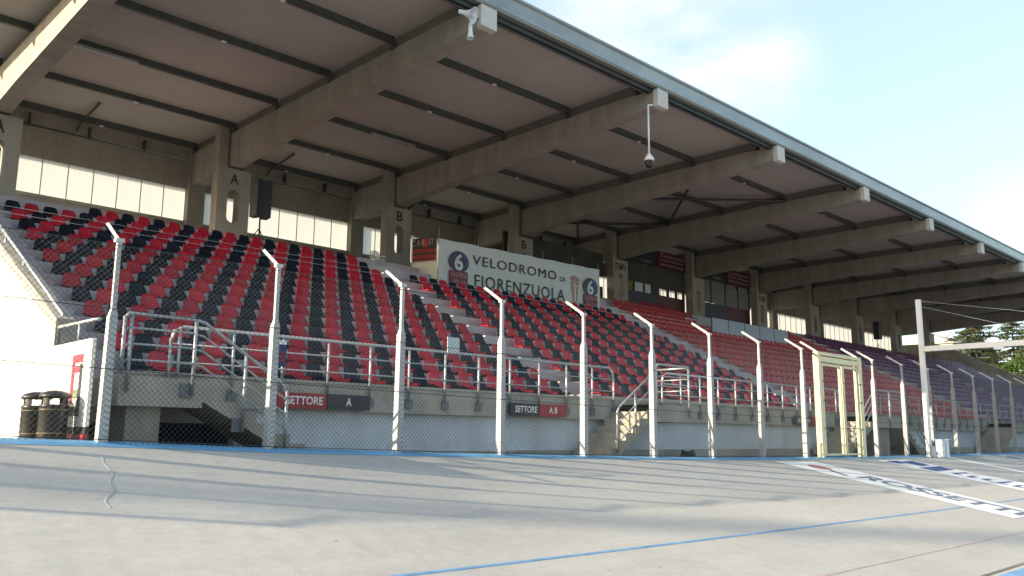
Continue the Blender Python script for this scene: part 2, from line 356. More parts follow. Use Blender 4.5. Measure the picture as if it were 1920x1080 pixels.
# parapet and base wall
mb = MB(); mb.box(5.10, 86.8, 14.4, 14.62, .47, 1.03)
mb.box(5.10, 86.8, 14.37, 14.4, .99, 1.03)
mb.build('parapet', CONC, gs)
mb = MB(); mb.box(7.3, 86.8, 14.56, 14.75, -.75, .47); mb.build('base_wall', BASEW, gs)
mb = MB(); mb.box(7.3, 86.8, 14.53, 14.56, -.75, -.30); mb.build('plinth', CONC, gs)
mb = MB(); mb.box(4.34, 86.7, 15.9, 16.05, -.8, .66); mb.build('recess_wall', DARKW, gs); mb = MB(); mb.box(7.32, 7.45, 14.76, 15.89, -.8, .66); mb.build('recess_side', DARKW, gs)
# left end wall, raking
def rake(y): return 1.55+(y-14.5)*.482
prof = [(14.42, -.6), (14.42, 1.60), (18.1, 3.30), (27.2, 7.65), (34.2, 7.65), (34.2, -.6)]
mb = MB(); mb.prism_x(prof[::-1], 4.15, 4.33); mb.build('end_wall', WHITE, gs)
mb = MB(); cp = [(14.42, 1.60), (18.1, 3.30), (27.2, 7.65), (27.2, 7.85), (18.1, 3.50), (14.36, 1.77), (14.36, -.3), (14.42, -.3)]
mb.prism_x(cp, 4.15, 4.42); mb.build('wall_coping', STAIR, gs)
prof = [(14.4, -.6), (14.4, 1.9), (23.2, 5.6), (29.5, 8.95), (30.6, 9.25), (34, 9.3), (34, -.6)]
mb = MB(); mb.prism_x(prof[::-1], 86.8, 87.1); mb.build('end_wall', CONC, gs)
# columns with oval openings
def holed(mb, x0, x1, z0, z1, y0, y1, cx, cz, hw, hh, n=24):
    ring = []
    for k in range(n):
        a = 2*math.pi*k/n; c, s_ = math.cos(a), math.sin(a)
        ring.append((cx+hw*c, cz+(hh-hw)*(1 if s_ > 0 else -1)*(abs(s_) > 1e-6)+hw*s_))
    outer = []
    for x, z in ring:
        dx, dz = x-cx, z-cz
        t = min(((x1-cx)/dx if dx > 1e-6 else 1e9), ((x0-cx)/dx if dx < -1e-6 else 1e9), ((z1-cz)/dz if dz > 1e-6 else 1e9), ((z0-cz)/dz if dz < -1e-6 else 1e9))
        outer.append([cx+dx*t, cz+dz*t])
    for qx in (x0, x1):
        for qz in (z0, z1):
            k = min(range(n), key=lambda i: (outer[i][0]-qx)**2+(outer[i][1]-qz)**2); outer[k] = [qx, qz]
    vs_ = []
    for y in (y0, y1): vs_ += [(x, y, z) for x, z in ring]+[(x, y, z) for x, z in outer]
    fs = []
    for k in range(n):
        j = (k+1) % n
        fs += [(k, j, n+j, n+k), (2*n+k, 3*n+k, 3*n+j, 2*n+j), (k, 2*n+k, 2*n+j, j), (n+k, n+j, 3*n+j, 3*n+k)]
    mb.add(vs_, fs)
SIGN = {0: 'A', 1: 'A', 2: 'B', 3: 'B', 4: 'STAMPA', 6: 'STAMPA'}
for i in range(11):
    cx = CX0+CS*i-(.15 if i == 0 else 0); fl = Zs(-1) if cx < 33 else Zs(-2)
    mb = MB(); holed(mb, cx-.67, cx+.67, fl-.02, 10.25, YC, YC+.5, cx, 8.75, .25, .66)
    mb.box(cx-.67, cx-.30, YC+.04, YC+.5, 10.25, 11.98)
    c = mb.build('column', BEAM, gs)
    if i in SIGN:
        tx = SIGN[i]; ww = .34 if len(tx) == 1 else 1.02; hh = .44 if len(tx) == 1 else .42
        q = MB(); add_text(q, tx, lambda a, b: (cx-ww/2+a, YC-.006, 9.63+b), ww, hh, .02); q.build('lettering', INK, c)
    mb = MB(); mb.box(cx-.35, cx+.35, 34.0, 34.6, fl-.02, 11.98); mb.box(cx-.35, cx-.1, 32.2, 34.0, 10.2, 11.4) if 0 else None
    mb.build('rear_column', BEAM, gs)
    bp = [(16.27, 11.03), (17.4, 10.97), (20.8, 10.84), (24.3, 10.68), (27.9, 10.52), (30.62, 10.32), (33.98, 10.25), (33.98, 11.645), (17.5, 11.645), (17.0, 11.60), (16.27, 11.56)]
    mb = MB(); mb.prism_x(bp, cx-.27, cx+.27)
    bm_ = mb.build('roof_beam', BEAM, gs)
    mb = MB(); mb.box(cx-.17, cx+.17, 17.1, 33.98, 11.646, 12.0); mb.build('beam_riser', RISER, gs)
    mb = MB(); mb.hexa([(cx-.29, 16.08, 10.99), (cx+.29, 16.08, 10.99), (cx+.275, 16.28, 10.97), (cx-.275, 16.28, 10.97), (cx-.29, 16.08, 11.60), (cx+.29, 16.08, 11.60), (cx+.275, 16.28, 11.60), (cx-.275, 16.28, 11.60)]); mb.build('end_cap', CAPM, bm_)
    mb = MB(); mb.box(cx-.28, cx+.28, 30.60, 30.645, 10.30, 11.6); mb.build('joint', FASD, bm_)
# roof
RX0, RX1 = 4.2, 87.4
mb = MB(); mb.box(RX0, RX1, 16.31, 34.9, 12.02, 12.22); mb.build('roof_deck', DECK, gs)
mb = MB()
mb.prism_x([(16.06, 11.70), (16.12, 11.64), (16.30, 11.64), (16.32, 12.28), (16.0, 12.24), (15.98, 12.16), (16.04, 12.12)][::1], RX0-.1, RX1+.1)
mb.build('gutter', FASC, gs)
for y0, y1, z0, z1 in ((16.34, 16.37, 11.50, 11.66), (16.46, 16.50, 11.50, 11.60), (16.62, 16.66, 11.56, 12.01)):
    mb = MB(); mb.box(RX0, RX1, y0, y1, z0, z1); mb.build('front_purlin', FASD, gs)
mb = MB(); mb.box(RX0, RX1, 16.50, 16.62, 11.56, 11.60); mb.build('front_rail', GALV, gs)
for y in (20.1, 23.6, 27.1, 30.45, 33.85):
    mb = MB(); b0 = RX0
    for i in range(12):
        b1 = CX0+CS*i-.27 if i < 11 else RX1
        if b1 > b0:
            mb.box(b0+.001, b1-.001, y-.06, y-.035, 11.80, 12.015); mb.box(b0+.001, b1-.001, y-.035, y+.07, 11.80, 11.825); mb.box(b0+.001, b1-.001, y-.033, y+.07, 11.98, 12.013)
            if i < 11: mb.box(b1-.06, b1-.002, y-.10, y+.10, 11.62, 11.795)
        b0 = b1+.54
    mb.build('purlin', PURL, gs)
# cross braces in two bays
def brace(bay, pts_):
    for (xa, ya), (xb, yb) in pts_:
        mb = MB(); a = Vector((xa, ya, 11.70)); b = Vector((xb, yb, 11.70)); mb.tube([a, b], .07, 4); mb.build('brace', PURL, gs)
for i in (3, 7):
    a = CX0+CS*i+.3; b = CX0+CS*(i+1)-.3
    brace(i, [((a, 20.1), (b, 27.0)), ((b, 20.1), (a, 27.0)), ((a, 27.2), (b, 33.7)), ((b, 27.2), (a, 33.7))])
# junction plates and tube lights under the roof
for i in range(8):
    cx = CX0+CS*i
    for y in (16.9, 20.1, 23.6, 27.1, 30.45, 33.85):
        if (i, y) in ((0, 27.1),): continue
        if y < 17: continue
        mb = MB(); mb.box(cx+3.9, cx+4.05, y-.04, y+.06, 11.765, 11.795); mb.build('junction_box', LAMP, gs)
for x, y in ((7.6, 26.9), (23.0, 26.9), (19.2, 26.9), (39.0, 23.4), (46.9, 23.4), (54.8, 23.4)):
    pass
for x0, x1, y in ((7.4, 9.4, 26.86), (18.4, 20.6, 26.86)):
    mb = MB(); mb.box(x0, x1, y-.06, y+.06, 11.66, 11.75); mb.build('tube_light', GALV, gs)
for bay in range(4):
    cx = CX0+CS*bay+3.2
    mb = MB(); mb.tube([(cx, 33.7, 11.7), (cx+.02, 31.9, 11.95)], .05, 6); mb.tube([(cx, 33.8, 11.7), (cx+.01, 34.2, 11.5)], .04, 6); mb.build('pipe', PURL, gs)
mb = MB(); mb.tube([(CX0+.7, 34.05, 11.25), (CX0+CS*5, 34.05, 11.25)], .035, 6)
for k in range(18): mb.box(CX0+1.5+2.1*k, CX0+1.56+2.1*k, 33.95, 34.2, 11.22, 11.7)
mb.build('rear_pipe', PURL, gs)
# rear wall: low wall, translucent sheets, upper band
for i in range(10):
    xa = CX0+CS*i+.35; xb = CX0+CS*(i+1)-.35
    fl = Zs(-1) if xa < 32 else Zs(-2)
    mb = MB(); mb.box(xa, xb, 34.3, 34.5, fl-.02, 8.74); mb.box(xa, xb, 34.22, 34.3, 8.62, 8.74); mb.build('sill_wall', CONC, gs)
    if i != 9 or True: mb = MB(); mb.box(xa, xb, 34.3, 34.5, 10.14, 12.0); mb.build('upper_wall', BEAM, gs)
    if i in (0, 1, 2, 4, 5, 7, 8, 9):
        a, b = xa, xb
        if i == 4: b = xa+3.4
        ps = MB(); se = MB(); nn = int(round((b-a)/.87)); st = (b-a)/nn
        for k in range(nn):
            x0 = a+st*k; d = .05 if k % 2 else 0
            ps.add([(x0, 34.36, 8.742), (x0+st*.5, 34.357, 8.742), (x0+st, 34.36, 8.742), (x0, 34.36, 10.138), (x0+st*.5, 34.357, 10.138), (x0+st, 34.36, 10.138)], [(0, 1, 4, 3), (1, 2, 5, 4)])
        f = ps.build('translucent_window', PANEL, gs)
        for k in range(nn+1): se = MB(); se.box(a+st*k-.015, a+st*k+.015, 34.31, 34.34, 8.742, 10.138); se.build('window_seam', CONC, f)
    if i == 6:
        mb = MB(); mb.box(xa, xa+2.2, 34.36, 34.38, 8.0, 10.138); mb.build('yellow_window', YGLASS, gs)
        mb = MB(); mb.box(xa+2.2, xa+2.5, 34.3, 34.45, 8.742, 10.138); mb.build('window_mullion', BLACK, gs)
        ps = MB(); se = MB(); a, b = xa+2.5, xb; st = (b-a)/6
        ps.add([(a, 34.36, 8.742), (b, 34.36, 8.742), (b, 34.36, 10.138), (a, 34.36, 10.138)], [(0, 1, 2, 3)])
        f = ps.build('translucent_window', PANEL, gs)
        for k in range(6): se = MB(); se.box(a+st*k-.015, a+st*k+.015, 34.31, 34.34, 8.742, 10.138); se.build('window_seam', CONC, f)
# press box: two clad bays
YP = 31.25
def clad(name, x0, x1, z0, z1, m, y=YP): mb = MB(); mb.box(x0, x1, y, y+.12, z0, z1); return mb.build(name, m, gs)
b4a, b4b = CX0+CS*4+.68, CX0+CS*5-.68
clad('press_box_lower_panel', b4a, 43.05, 7.75, 8.78, NAVY); clad('press_box_lower_panel', 43.05, b4b, 7.75, 8.80, CLAR)
clad('press_box_fascia', b4a, b4b, 9.34, 10.6, DARKW)
for x0, x1 in ((b4a-.01, b4a+.1), (40.7, 40.85), (41.7, 41.85), (42.5, 43.3), (44.2, 44.35), (45.1, 45.25), (b4b-.15, b4b+.01)):
    clad('press_box_mullion', x0, x1, 8.79, 9.335, DARKW, YP+.004)
for x0, x1 in ((b4a+.1, 40.7), (40.85, 41.7), (41.85, 42.5)):
    mb = MB(); mb.box(x0, x1, YP+.05, YP+.06, 8.79, 9.335); mb.build('press_box_pane', YGLASS if x0 < 40.8 else NOTICE, gs)
b5a, b5b = CX0+CS*5+.68, CX0+CS*6-.68
clad('press_box_lower_panel', b5a, 50.9, 7.75, 8.95, NAVY); clad('press_box_lower_panel', 50.9, b5b, 7.75, 8.97, CLAR)
clad('press_box_fascia', b5a, b5b, 10.52, 11.0, DARKW)
for k, (x0, x1) in enumerate(((b5a+.05, 49.1), (49.25, 50.85), (51.0, 52.5), (52.62, b5b-.05))):
    mb = MB(); mb.box(x0, x1, YP+.03, YP+.05, 8.98, 10.5 if k < 2 else 10.25); mb.build('press_box_window', GLASSM, gs)
    clad('press_box_mullion', x1, x1+.12, 8.98, 10.51, BLACK, YP+.004)
for a, b in ((b4a, b4b), (b5a, b5b)):
    pass
# sponsor boards over the press box
def sponsor(x0, x1, z0, z1, m, lines, lab, cm):
    t = empty('sponsor_board', ((x0+x1)/2, YP-.1, z0), lab, 'sign')
    mb = MB(); mb.box(x0, x1, YP-.14, YP-.06, z0, z1); mb.build('board', m, t)
    q = MB(); hh = z1-z0
    for (tx, u0, u1, v0, v1) in lines:
        add_text(q, tx, lambda a, b: (x0+u0*(x1-x0)+a, YP-.146, z0+v0*hh+b), (u1-u0)*(x1-x0), (v1-v0)*hh, .01)
    rq = random.Random(int(x0*10))
    if m is CLAR:
        for v in (.44, .16):
            u = .07
            while u < .9:
                wl = rq.uniform(.02, .05); q.box(x0+u*(x1-x0), x0+(u+wl)*(x1-x0), YP-.146, YP-.142, z0+v*hh, z0+(v+rq.uniform(.07, .12))*hh); u += wl+.012
    q.build('lettering', cm, t); return t
PALE = mat('faded_letter_paint', (.36, .27, .26), .7, var=.1)
for k, (xa, xb, zt) in enumerate(((43.0, b4b-.05, 11.55), (50.95, b5b-.05, 11.55))):
    nm = ('over the first press box bay', 'over the large press box windows')[k]
    sponsor(xa, xb, zt-1.0, zt, CLAR, [('Zambonini', .08, .95, .66, .93)], 'dark red sponsor board with pale script '+nm, PALE)
    sponsor(xa-3.0, xa-.12, zt-1.0, zt-.1, SIGNB, [("D'ARDA", .45, .8, .1, .3)], 'black sponsor board with small pale letters '+nm, PALE)
mb = MB(); mb.box(CX0+CS*3+.7, CX0+CS*4-.7, 34.25, 34.29, 8.742, 9.0); 
# brown door and opening behind the cloth banner
mb = MB(); mb.box(35.4, 38.0, 31.4, 31.5, 7.4, 8.65); mb.build('brown_hoarding', WOOD, gs)
mb = MB(); mb.box(37.55, 37.65, 31.36, 31.395, 7.9, 8.6); mb.build('hoarding_post', LAMP, gs)
for n_, (x0, x1, z0, z1) in enumerate(((30.0, 38.0, 9.25, 10.6),)):
    mb = MB(); mb.box(x0, x1, 31.4, 31.5, z0, z1); mb.build('dark_fascia', DARKW, gs)

# ---------------------------------------------------------------- stairs against the parapet
def stair(name, label, x_low, x_high, z_low, z_top, land=None, lz=None, rails=True, right_up=True, y0=13.2, y1=14.36):
    t = empty(name, ((x_low+x_high)/2, (y0+y1)/2, z_low), label, 'staircase')
    n = 7; dz = (z_top-z_low)/n; dx = (x_high-x_low)/(n-1)
    prof = []
    mb = MB()
    # sawtooth profile in x,z with an inclined soffit
    up_ = [(x_low, z_low)]
    for k in range(n): up_ += [(x_low+dx*k, z_low+dz*(k+1)), (x_low+dx*(k+1), z_low+dz*(k+1))]
    up_ = up_[:-1]+[(x_high+ (dx*.0), z_top)]
    s_ = 1 if x_high > x_low else -1
    prof = up_+[(x_high, z_top-.34), (x_low+s_*.36, z_low)]
    if s_ > 0: prof = prof[::-1]
    mb.prism_y(prof, y0, y1); mb.build('steps', STAIR, t)
    return t
T_RAIL = .028
def railing(root, path, zs, posts, name='rail', r=T_RAIL):
    for dz in zs: q = MB(); q.tube([(x, y, z+dz) for x, y, z in path], r if dz > -.1 else r*.6, 8); q.build('rail', GALV, root)
    for (x, y, z0, z1) in posts:
        q = MB(); q.tube([(x, y, z0), (x, y, z1)], .030, 8); q.build('baluster', GALV, root)
# stair 1 descends away to the right from the near landing
s1 = stair('staircase', 'concrete staircase at the near left corner, descending right from its landing', 7.95, 6.05, -.30, .86)
mb = MB(); mb.box(4.75, 6.05, 13.2, 14.36, .42, .86); mb.build('landing', CONC, s1)
mb = MB(); mb.box(4.98, 5.50, 13.45, 14.2, -.4, .419); mb.build('pillar', CONC, s1)
t = empty('handrail', (6.3, 13.15, .5), 'grey steel handrail around the near left landing, bending down its stairs', 'railing')
yy = 13.13
railing(t, [(4.72, yy, 1.70), (4.80, yy, 1.80), (5.80, yy, 1.80), (5.98, yy, 1.76), (7.46, yy, .84), (7.52, yy, .70)], (0, -.22, -.46, -.70),
        [(4.74, yy, .9, 1.75), (4.84, yy, .62, 1.79), (5.84, yy, .62, 1.80), (6.72, yy, .05, 1.30), (7.50, yy, -.35, .75)])
for x, z in ((5.84, .62), (6.72, .10)): q = MB(); q.box(x-.17, x+.03, 13.16, 13.198, z-.05, z+.17); q.build('base_plate', BRKT, t)
# stair 2 rises to the right into the sun
s2 = stair('staircase', 'concrete staircase with sunlit risers rising right beside the dark sector sign', 16.2, 17.95, -.42, .86)
mb = MB(); mb.box(17.95, 19.5, 13.2, 14.36, .42, .86); mb.build('landing', CONC, s2)
t = empty('handrail', (17.5, 13.15, .5), 'steel handrail with four bars up the sunlit stairs and landing', 'railing')
railing(t, [(16.38, yy, -.35), (16.38, yy, .62), (16.46, yy, .74), (17.85, yy, 1.66)], (0,), [])
railing(t, [(16.42, yy, .66), (17.85, yy, 1.60)], (-.30, -.75), [(17.1, yy, .1, 1.15), (17.7, yy, .5, 1.58)])
railing(t, [(17.95, yy, 1.80), (18.05, yy, 1.88), (19.4, yy, 1.88), (19.45, yy, 1.82)], (0, -.3, -.55, -.9), [(17.98, yy, .55, 1.82), (19.42, yy, .55, 1.85), (19.42, 14.3, .8, 1.85)])
railing(t, [(19.42, yy, 1.86), (19.42, 14.3, 1.86)], (0, -.3, -.6), [])
# stairs 3 and 4 share the landing behind the yellow gate
s3 = stair('staircase', 'twin concrete staircase behind the yellow gate, both flights meeting at one landing', 28.7, 31.2, -.50, .86)
mb = MB(); mb.box(31.2, 33.6, 13.2, 14.36, .46, .86); mb.build('landing', CONC, s3)
mb = MB(); mb.box(32.2, 33.1, 13.5, 14.2, -.6, .459); mb.build('pillar', CONC, s3)
n = 7; mb = MB(); up_ = [(35.5, -.55)]
for k in range(n): up_ += [(35.5-.317*k, -.55+.2014*(k+1)), (35.5-.317*(k+1) if k < n-1 else 33.6, -.55+.2014*(k+1))]
mb.prism_y(up_+[(33.6, .5), (35.14, -.55)], 13.2, 14.36); mb.build('steps', STAIR, s3)
t = empty('handrail', (32.5, 13.15, .5), 'steel handrail on the twin stairs behind the yellow gate', 'railing')
railing(t, [(29.3, yy, .4), (31.1, yy, 1.78), (33.6, yy, 1.80), (35.6, yy, .35)], (0, -.28, -.56), [(29.3, yy, -.5, .4), (31.2, yy, .5, 1.8), (32.4, yy, .5, 1.8), (33.6, yy, .5, 1.8), (35.6, yy, -.5, .35)])
s4 = stair('staircase', 'far concrete staircase rising right at the right edge of the view', 45.4, 47.3, -.55, .86)
mb = MB(); mb.box(47.3, 49.2, 13.2, 14.36, .46, .86); mb.build('landing', CONC, s4)
# parapet railing in three stretches
def par_rail(x0, x1, label):
    t = empty('parapet_railing', ((x0+x1)/2, 14.33, .7), label, 'railing'); y = 14.34
    posts = []; x = 10.0255-.9803*20
    while x < x1:
        if x > x0+.15 and x < x1-.1: posts.append(x)
        x += .9803
    if len(posts) > 24: posts = posts[:24]+posts[24::2]
    for dz in (0,): q = MB(); q.tube([(x0, y, 1.55), (x0+.05, y, 1.74), (x0+.2, y, 1.82), (x1-.2, y, 1.82), (x1-.05, y, 1.74), (x1, y, 1.55)], .03, 8); q.build('handrail', GALV, t)
    for z in (1.52, 1.21): q = MB(); q.tube([(x0, y, z), (x1, y, z)], .017, 6); q.build('rail', GALV, t)
    for x in [x0]+posts+[x1]:
        q = MB(); q.tube([(x, y, .72), (x, y, 1.81 if x not in (x0, x1) else 1.6)], .026, 8); b = q.build('baluster', GALV, t)
        q = MB(); q.box(x-.05, x+.13, 14.352, 14.398, .58, .76); q.build('bracket', BRKT, b)
par_rail(5.95, 17.75, 'long steel railing on the concrete parapet before the nearest seats')
par_rail(19.9, 30.9, 'steel railing on the parapet between the sunlit stairs and the yellow gate')
par_rail(33.9, 62.0, 'far steel railing on the parapet beyond the white gantry pole')
# rail on top of the raking end wall, and rail over the white board
t = empty('wall_handrail', (4.3, 16, 2.2), 'white steel handrail sloping down the white end wall', 'railing')
q = MB(); q.tube([(4.28, 14.5, 1.20), (4.28, 14.5, 1.86), (4.28, 18.4, 3.80), (4.28, 26, 7.45)], .03, 8); q.build('handrail', GALV, t)
for y in (15.6, 17.0, 18.4, 19.8): q = MB(); q.tube([(4.28, y, rake(y)+.05), (4.28, y, 1.86+(y-14.5)*.4975)], .022, 6); q.build('baluster', GALV, t)

# ---------------------------------------------------------------- seats
def seat_parts():
    # backrest and pan in local coordinates: origin at floor under the front lip centre, +y towards the back
    def grid(fn, nu, nv, th, nrm):
        mb = MB(); vs_ = []
        for s_ in (0, 1):
            for j in range(nv+1):
                for i in range(nu+1):
                    p = Vector(fn(i/nu, j/nv)); vs_.append(p+Vector(nrm)*th*s_)
        A = (nu+1)*(nv+1); fs = []
        for j in range(nv):
            for i in range(nu):
                a = j*(nu+1)+i; fs.append((a, a+1, a+nu+2, a+nu+1)); fs.append((A+a, A+a+nu+1, A+a+nu+2, A+a+1))
        for i in range(nu): fs += [(i, A+i, A+i+1, i+1), (nv*(nu+1)+i, nv*(nu+1)+i+1, A+nv*(nu+1)+i+1, A+nv*(nu+1)+i)]
        for j in range(nv): a = j*(nu+1); b = a+nu; fs += [(a, a+nu+1, A+a+nu+1, A+a), (b, A+b, A+b+nu+1, b+nu+1)]
        mb.add(vs_, fs, True); return mb
    def back(u, v):
        wv = (.46*(1-v)+.30*v)*(1-.08*max(0, v-.8)/.2); x = (u-.5)*wv; c = (2*u-1)**2
        z = .07+.355*v-.02*c*(v > .99)
        return (x, .40+.10*v-.055*c*(1-.3*v)-.05*(1-v)**3, z)
    def pan(u, v):
        wv = .455-.03*v; x = (u-.5)*wv; c = (2*u-1)**2
        z = .075+.035*c-.03*math.sin(v*3.1)*(1-c*.6)-(.055 if v < .01 else 0)
        return (x, .0+.40*v+(.02*c if v < .5 else 0), z)
    return grid(back, 6, 5, .014, (0, 1, 0)), grid(pan, 6, 5, .014, (0, 0, -1))
bk, pn = seat_parts()
def mk(mb, name, m):
    o = mb.build(name, m); return o
def seat_pos(i, j):
    x = Xl+W_*j*(1.008 if j < 26 else 1)-(.12 if 26 < j < 55 else 0)
    return (x, E_(i)+.01, Zs(i)+DZ(x))
seats = []
def is_red(i, j): return (i+j+(1 if j > 26 else 0)) % 2 == 0
for i in range(0, 14):
    for j in range(5 if i == 0 else 0, 25): seats.append((i, j, 'A'))
for i in range(2, 14):
    for j in range(28, 53): seats.append((i, j, 'B'))
seats.sort(key=lambda s_: Vector(seat_pos(s_[0], s_[1])).length)
near, rest = seats[:300], seats[300:]
ORD = 'first second third fourth fifth sixth seventh eighth ninth tenth eleventh twelfth thirteenth fourteenth fifteenth sixteenth seventeenth eighteenth nineteenth twentieth twenty-first twenty-second twenty-third twenty-fourth twenty-fifth'.split()
proto = {}
for c, m in (('red', REDS), ('black', BLKS)):
    a = bk.build('backrest', m); b = pn.build('seat_pan', m)
    proto[c] = (a, b)
used = {'red': False, 'black': False}
brk = MB(); brk.box(-.16, .16, .05, .35, .0, .045); brk_o = brk.build('mounting_bar', FASD)
for n_, (i, j, blk) in enumerate(near):
    c = 'red' if is_red(i, j) else 'black'; p_ = seat_pos(i, j)
    jj = j if blk == 'A' else j-28
    if blk == 'A' and i == 0: jj = j-5
    lab = '%s plastic seat, %s from left in the %s row up, %s' % (c, ORD[jj], ORD[13-i], 'nearest seat block' if blk == 'A' else 'second seat block')
    t = empty('stadium_seat', p_, lab, 'seat', 'checkered red and black stadium seats')
    t.rotation_euler = (0, 0, R(random.uniform(-1.2, 1.2)))
    for o in (*proto[c], brk_o):
        cc = o.copy(); COL.objects.link(cc); cc.parent = t
for c in proto:
    for o in proto[c]: bpy.data.objects.remove(o)
bpy.data.objects.remove(brk_o)
# all remaining, farther seats as one mass
mb = MB()
def put(i, j, k):
    p_ = seat_pos(i, j); mb.k = k
    for g in (bk, pn):
        mb.add([(v[0]+p_[0], v[1]+p_[1], v[2]+p_[2]) for v in g.v], g.f, True)
for i, j, blk in rest: put(i, j, 0 if is_red(i, j) else 1)
for i in range(0, 14):
    for j in range(57, 98):
        if i < 3 and 69 < j < 88: continue
        put(i, j, 2)
for j in list(range(59, 74))+list(range(89, 98)): put(-1, j, 2)
for j in range(66, 72): put(-2, j, 3)
for i in range(-1, 14):
    for j in range(102, 166):
        if j in (130, 131, 132): continue
        put(i, j, 3 if (i+j) % 2 else 4)
o = mb.build('stadium_seats', [REDS, BLKS, CRIM, MARO, NAVS])
tag(o, 'remaining red, black, crimson and purple seats filling the farther blocks of the stand', 'seats', None, 'stuff')

# ---------------------------------------------------------------- things on the stand
def flat(mb, y): return mb
# cloth banner
YB = 25.86
bn = empty('banner', (26, YB, 5.7), 'long white cloth banner reading VELODROMO DI FIORENZUOLA behind the second seat block', 'banner')
mb = MB(); nx, nz = 60, 10; vs_ = []
for i in range(nx+1):
    for k in range(nz+1):
        u = i/nx; v = k/nz; x = 21.15+u*9.9; zt = 7.80+.13*u-.05*math.sin(u*math.pi*6)**2*.5; z = 5.55+(zt-5.55)*v
        vs_.append((x, YB+.02*math.sin(x*3.1+z*1.4)*(1-v*.4)+.012*math.sin(x*9+z*4), z))
mb.add(vs_, [(i*(nz+1)+k, (i+1)*(nz+1)+k, (i+1)*(nz+1)+k+1, i*(nz+1)+k+1) for i in range(nx) for k in range(nz)], True)
mb.build('cloth', BANN, bn)
yb = YB-.045
q = MB(); add_text(q, 'VELODROMO', lambda a, b: (22.92+a, yb, 6.985+b+a*.004), 5.07, .40, .0, 1.15)
add_text(q, 'FIORENZUOLA', lambda a, b: (23.05+a, yb, 6.07+b+a*.006), 5.5, .52, .0, 1.12)
add_text(q, 'DI', lambda a, b: (28.22+a, yb, 7.00+b), .34, .2, 0)
q.build('lettering', INK, bn)
for x0 in (21.62, 29.78):
    cx = x0+.56; q = MB(); q.disc((cx, yb+.004, 6.98), .44, 'y', 32, 1.22); q.build('emblem_disc', SIGNB, bn)
    q = MB(); vs_ = []
    for k in range(13): a = R(-20+k*8); vs_ += [(cx+.44*1.22*.95*math.cos(a), yb, 6.98+.44*.95*math.sin(a)), (cx+.44*1.22*.66*math.cos(a), yb, 6.98+.44*.70*math.sin(a))]
    q.add(vs_, [(2*k, 2*k+1, 2*k+3, 2*k+2) for k in range(12)]); q.build('emblem_arc', mat('arc_blue', (.06, .07, .2), .6), bn)
    q = MB(); add_text(q, '6', lambda a, b: (cx-.24+a, yb-.006, 6.62+b), .46, .70, .03); q.build('numeral', mat('numeral_grey', (.55, .60, .62), .7), bn)
    q = MB(); q.box(cx-.50, cx+.48, yb-.004, yb+.002, 6.02, 6.60); q.build('emblem_panel', mat('emblem_red', (.17, .018, .03), .6, var=.2, scale=4), bn)
    q = MB(); add_text(q, 'GIORNI', lambda a, b: (cx-.42+a, yb-.009, 6.34+b), .84, .20, .0); add_text(q, 'delle rose', lambda a, b: (cx-.30+a, yb-.009, 6.13+b), .70, .15, .0)
    q.build('emblem_lettering', PALE, bn)
# coat of arms (simplified stripes and crown)
q = MB(); COAT = mat('crest_pink', (.45, .26, .24), .7, var=.2, scale=20)
for k in range(5): q.disc((28.98+.13*k, yb, 7.22+.10*math.sin(k/4*math.pi)), .07, 'y', 8)
q.disc((29.24, yb-.003, 6.95), .30, 'y', 16, .85); q.add([(29.0, yb, 6.8), (29.48, yb, 6.8), (29.35, yb, 6.0), (29.13, yb, 6.0)], [(3, 2, 1, 0)]); q.build('crest', COAT, bn)
q = MB(); q.box(29.19, 29.28, yb-.012, yb-.008, 6.15, 7.05); q.box(29.05, 29.43, yb-.012, yb-.008, 6.88, 6.93); q.build('crest_sword', BANC, bn)
q = MB()
for x in (21.2, 23.3, 25.0, 27.2, 29.2, 31.0): q.tube([(x, YB+.06, 5.4), (x, YB+.06, 8.25)], .02, 6)
q.build('support_poles', GALV, bn)
# side cloth with the striped flag
sf = empty('side_cloth', (21.1, 26.6, 5.7), 'cream cloth side screen joining the white banner at its left end', 'screen')
mb = MB(); vs_ = []
for i in range(9):
    for k in range(7):
        y = YB+.03+i*(27.55-YB)/8; v = k/6; zt = 7.76+(y-YB)*.12; vs_.append((21.12+.02*math.sin(y*7+k), y, 5.6+(zt-5.6)*v))
mb.add(vs_, [(i*7+k, (i+1)*7+k, (i+1)*7+k+1, i*7+k+1) for i in range(8) for k in range(6)], True); mb.build('cloth', BANC, sf)
fl = empty('striped_flag', (21.05, 26.7, 6.9), 'red and black striped flag with grey letters left of the white banner', 'flag')
y0, y1 = YB+.10, 27.45
def fz(y): return 6.90+(y-y0)*.10
for name, a, b, m in (('black_field', .52, 1.0, DARKC), ('red_stripe', .36, .52, REDC), ('black_stripe', .26, .36, DARKC), ('red_stripe', .12, .26, REDC), ('black_stripe', .06, .12, DARKC), ('red_stripe', 0, .06, REDC)):
    mb = MB(); n_ = 8; vs_ = []
    for i in range(n_+1):
        y = y0+(y1-y0)*i/n_; x = 21.06+.015*math.sin(y*9)
        vs_ += [(x, y, fz(y)+a*.95), (x, y, fz(y)+b*.95)]
    mb.add(vs_, [(2*i, 2*i+1, 2*i+3, 2*i+2) for i in range(n_)]); mb.build(name, m, fl)
q = MB(); add_text(q, 'C A R', lambda a, b: (21.03, y1-.02-a, fz(y1-a)+.62+b), .80, .26, .02); add_text(q, 'ST', lambda a, b: (21.03, y0+.42-a, fz(y0+.4-a)+.64+b), .36, .26, .02); q.build('lettering', PALE, fl)
q = MB(); q.add([(21.032, y0+.80, fz(y0+.8)+.56), (21.032, y0+.48, fz(y0+.48)+.56), (21.032, y0+.48, fz(y0+.48)+.92), (21.032, y0+.80, fz(y0+.8)+.92)], [(0, 1, 2, 3)]); q.build('red_square', SIGNR, fl)
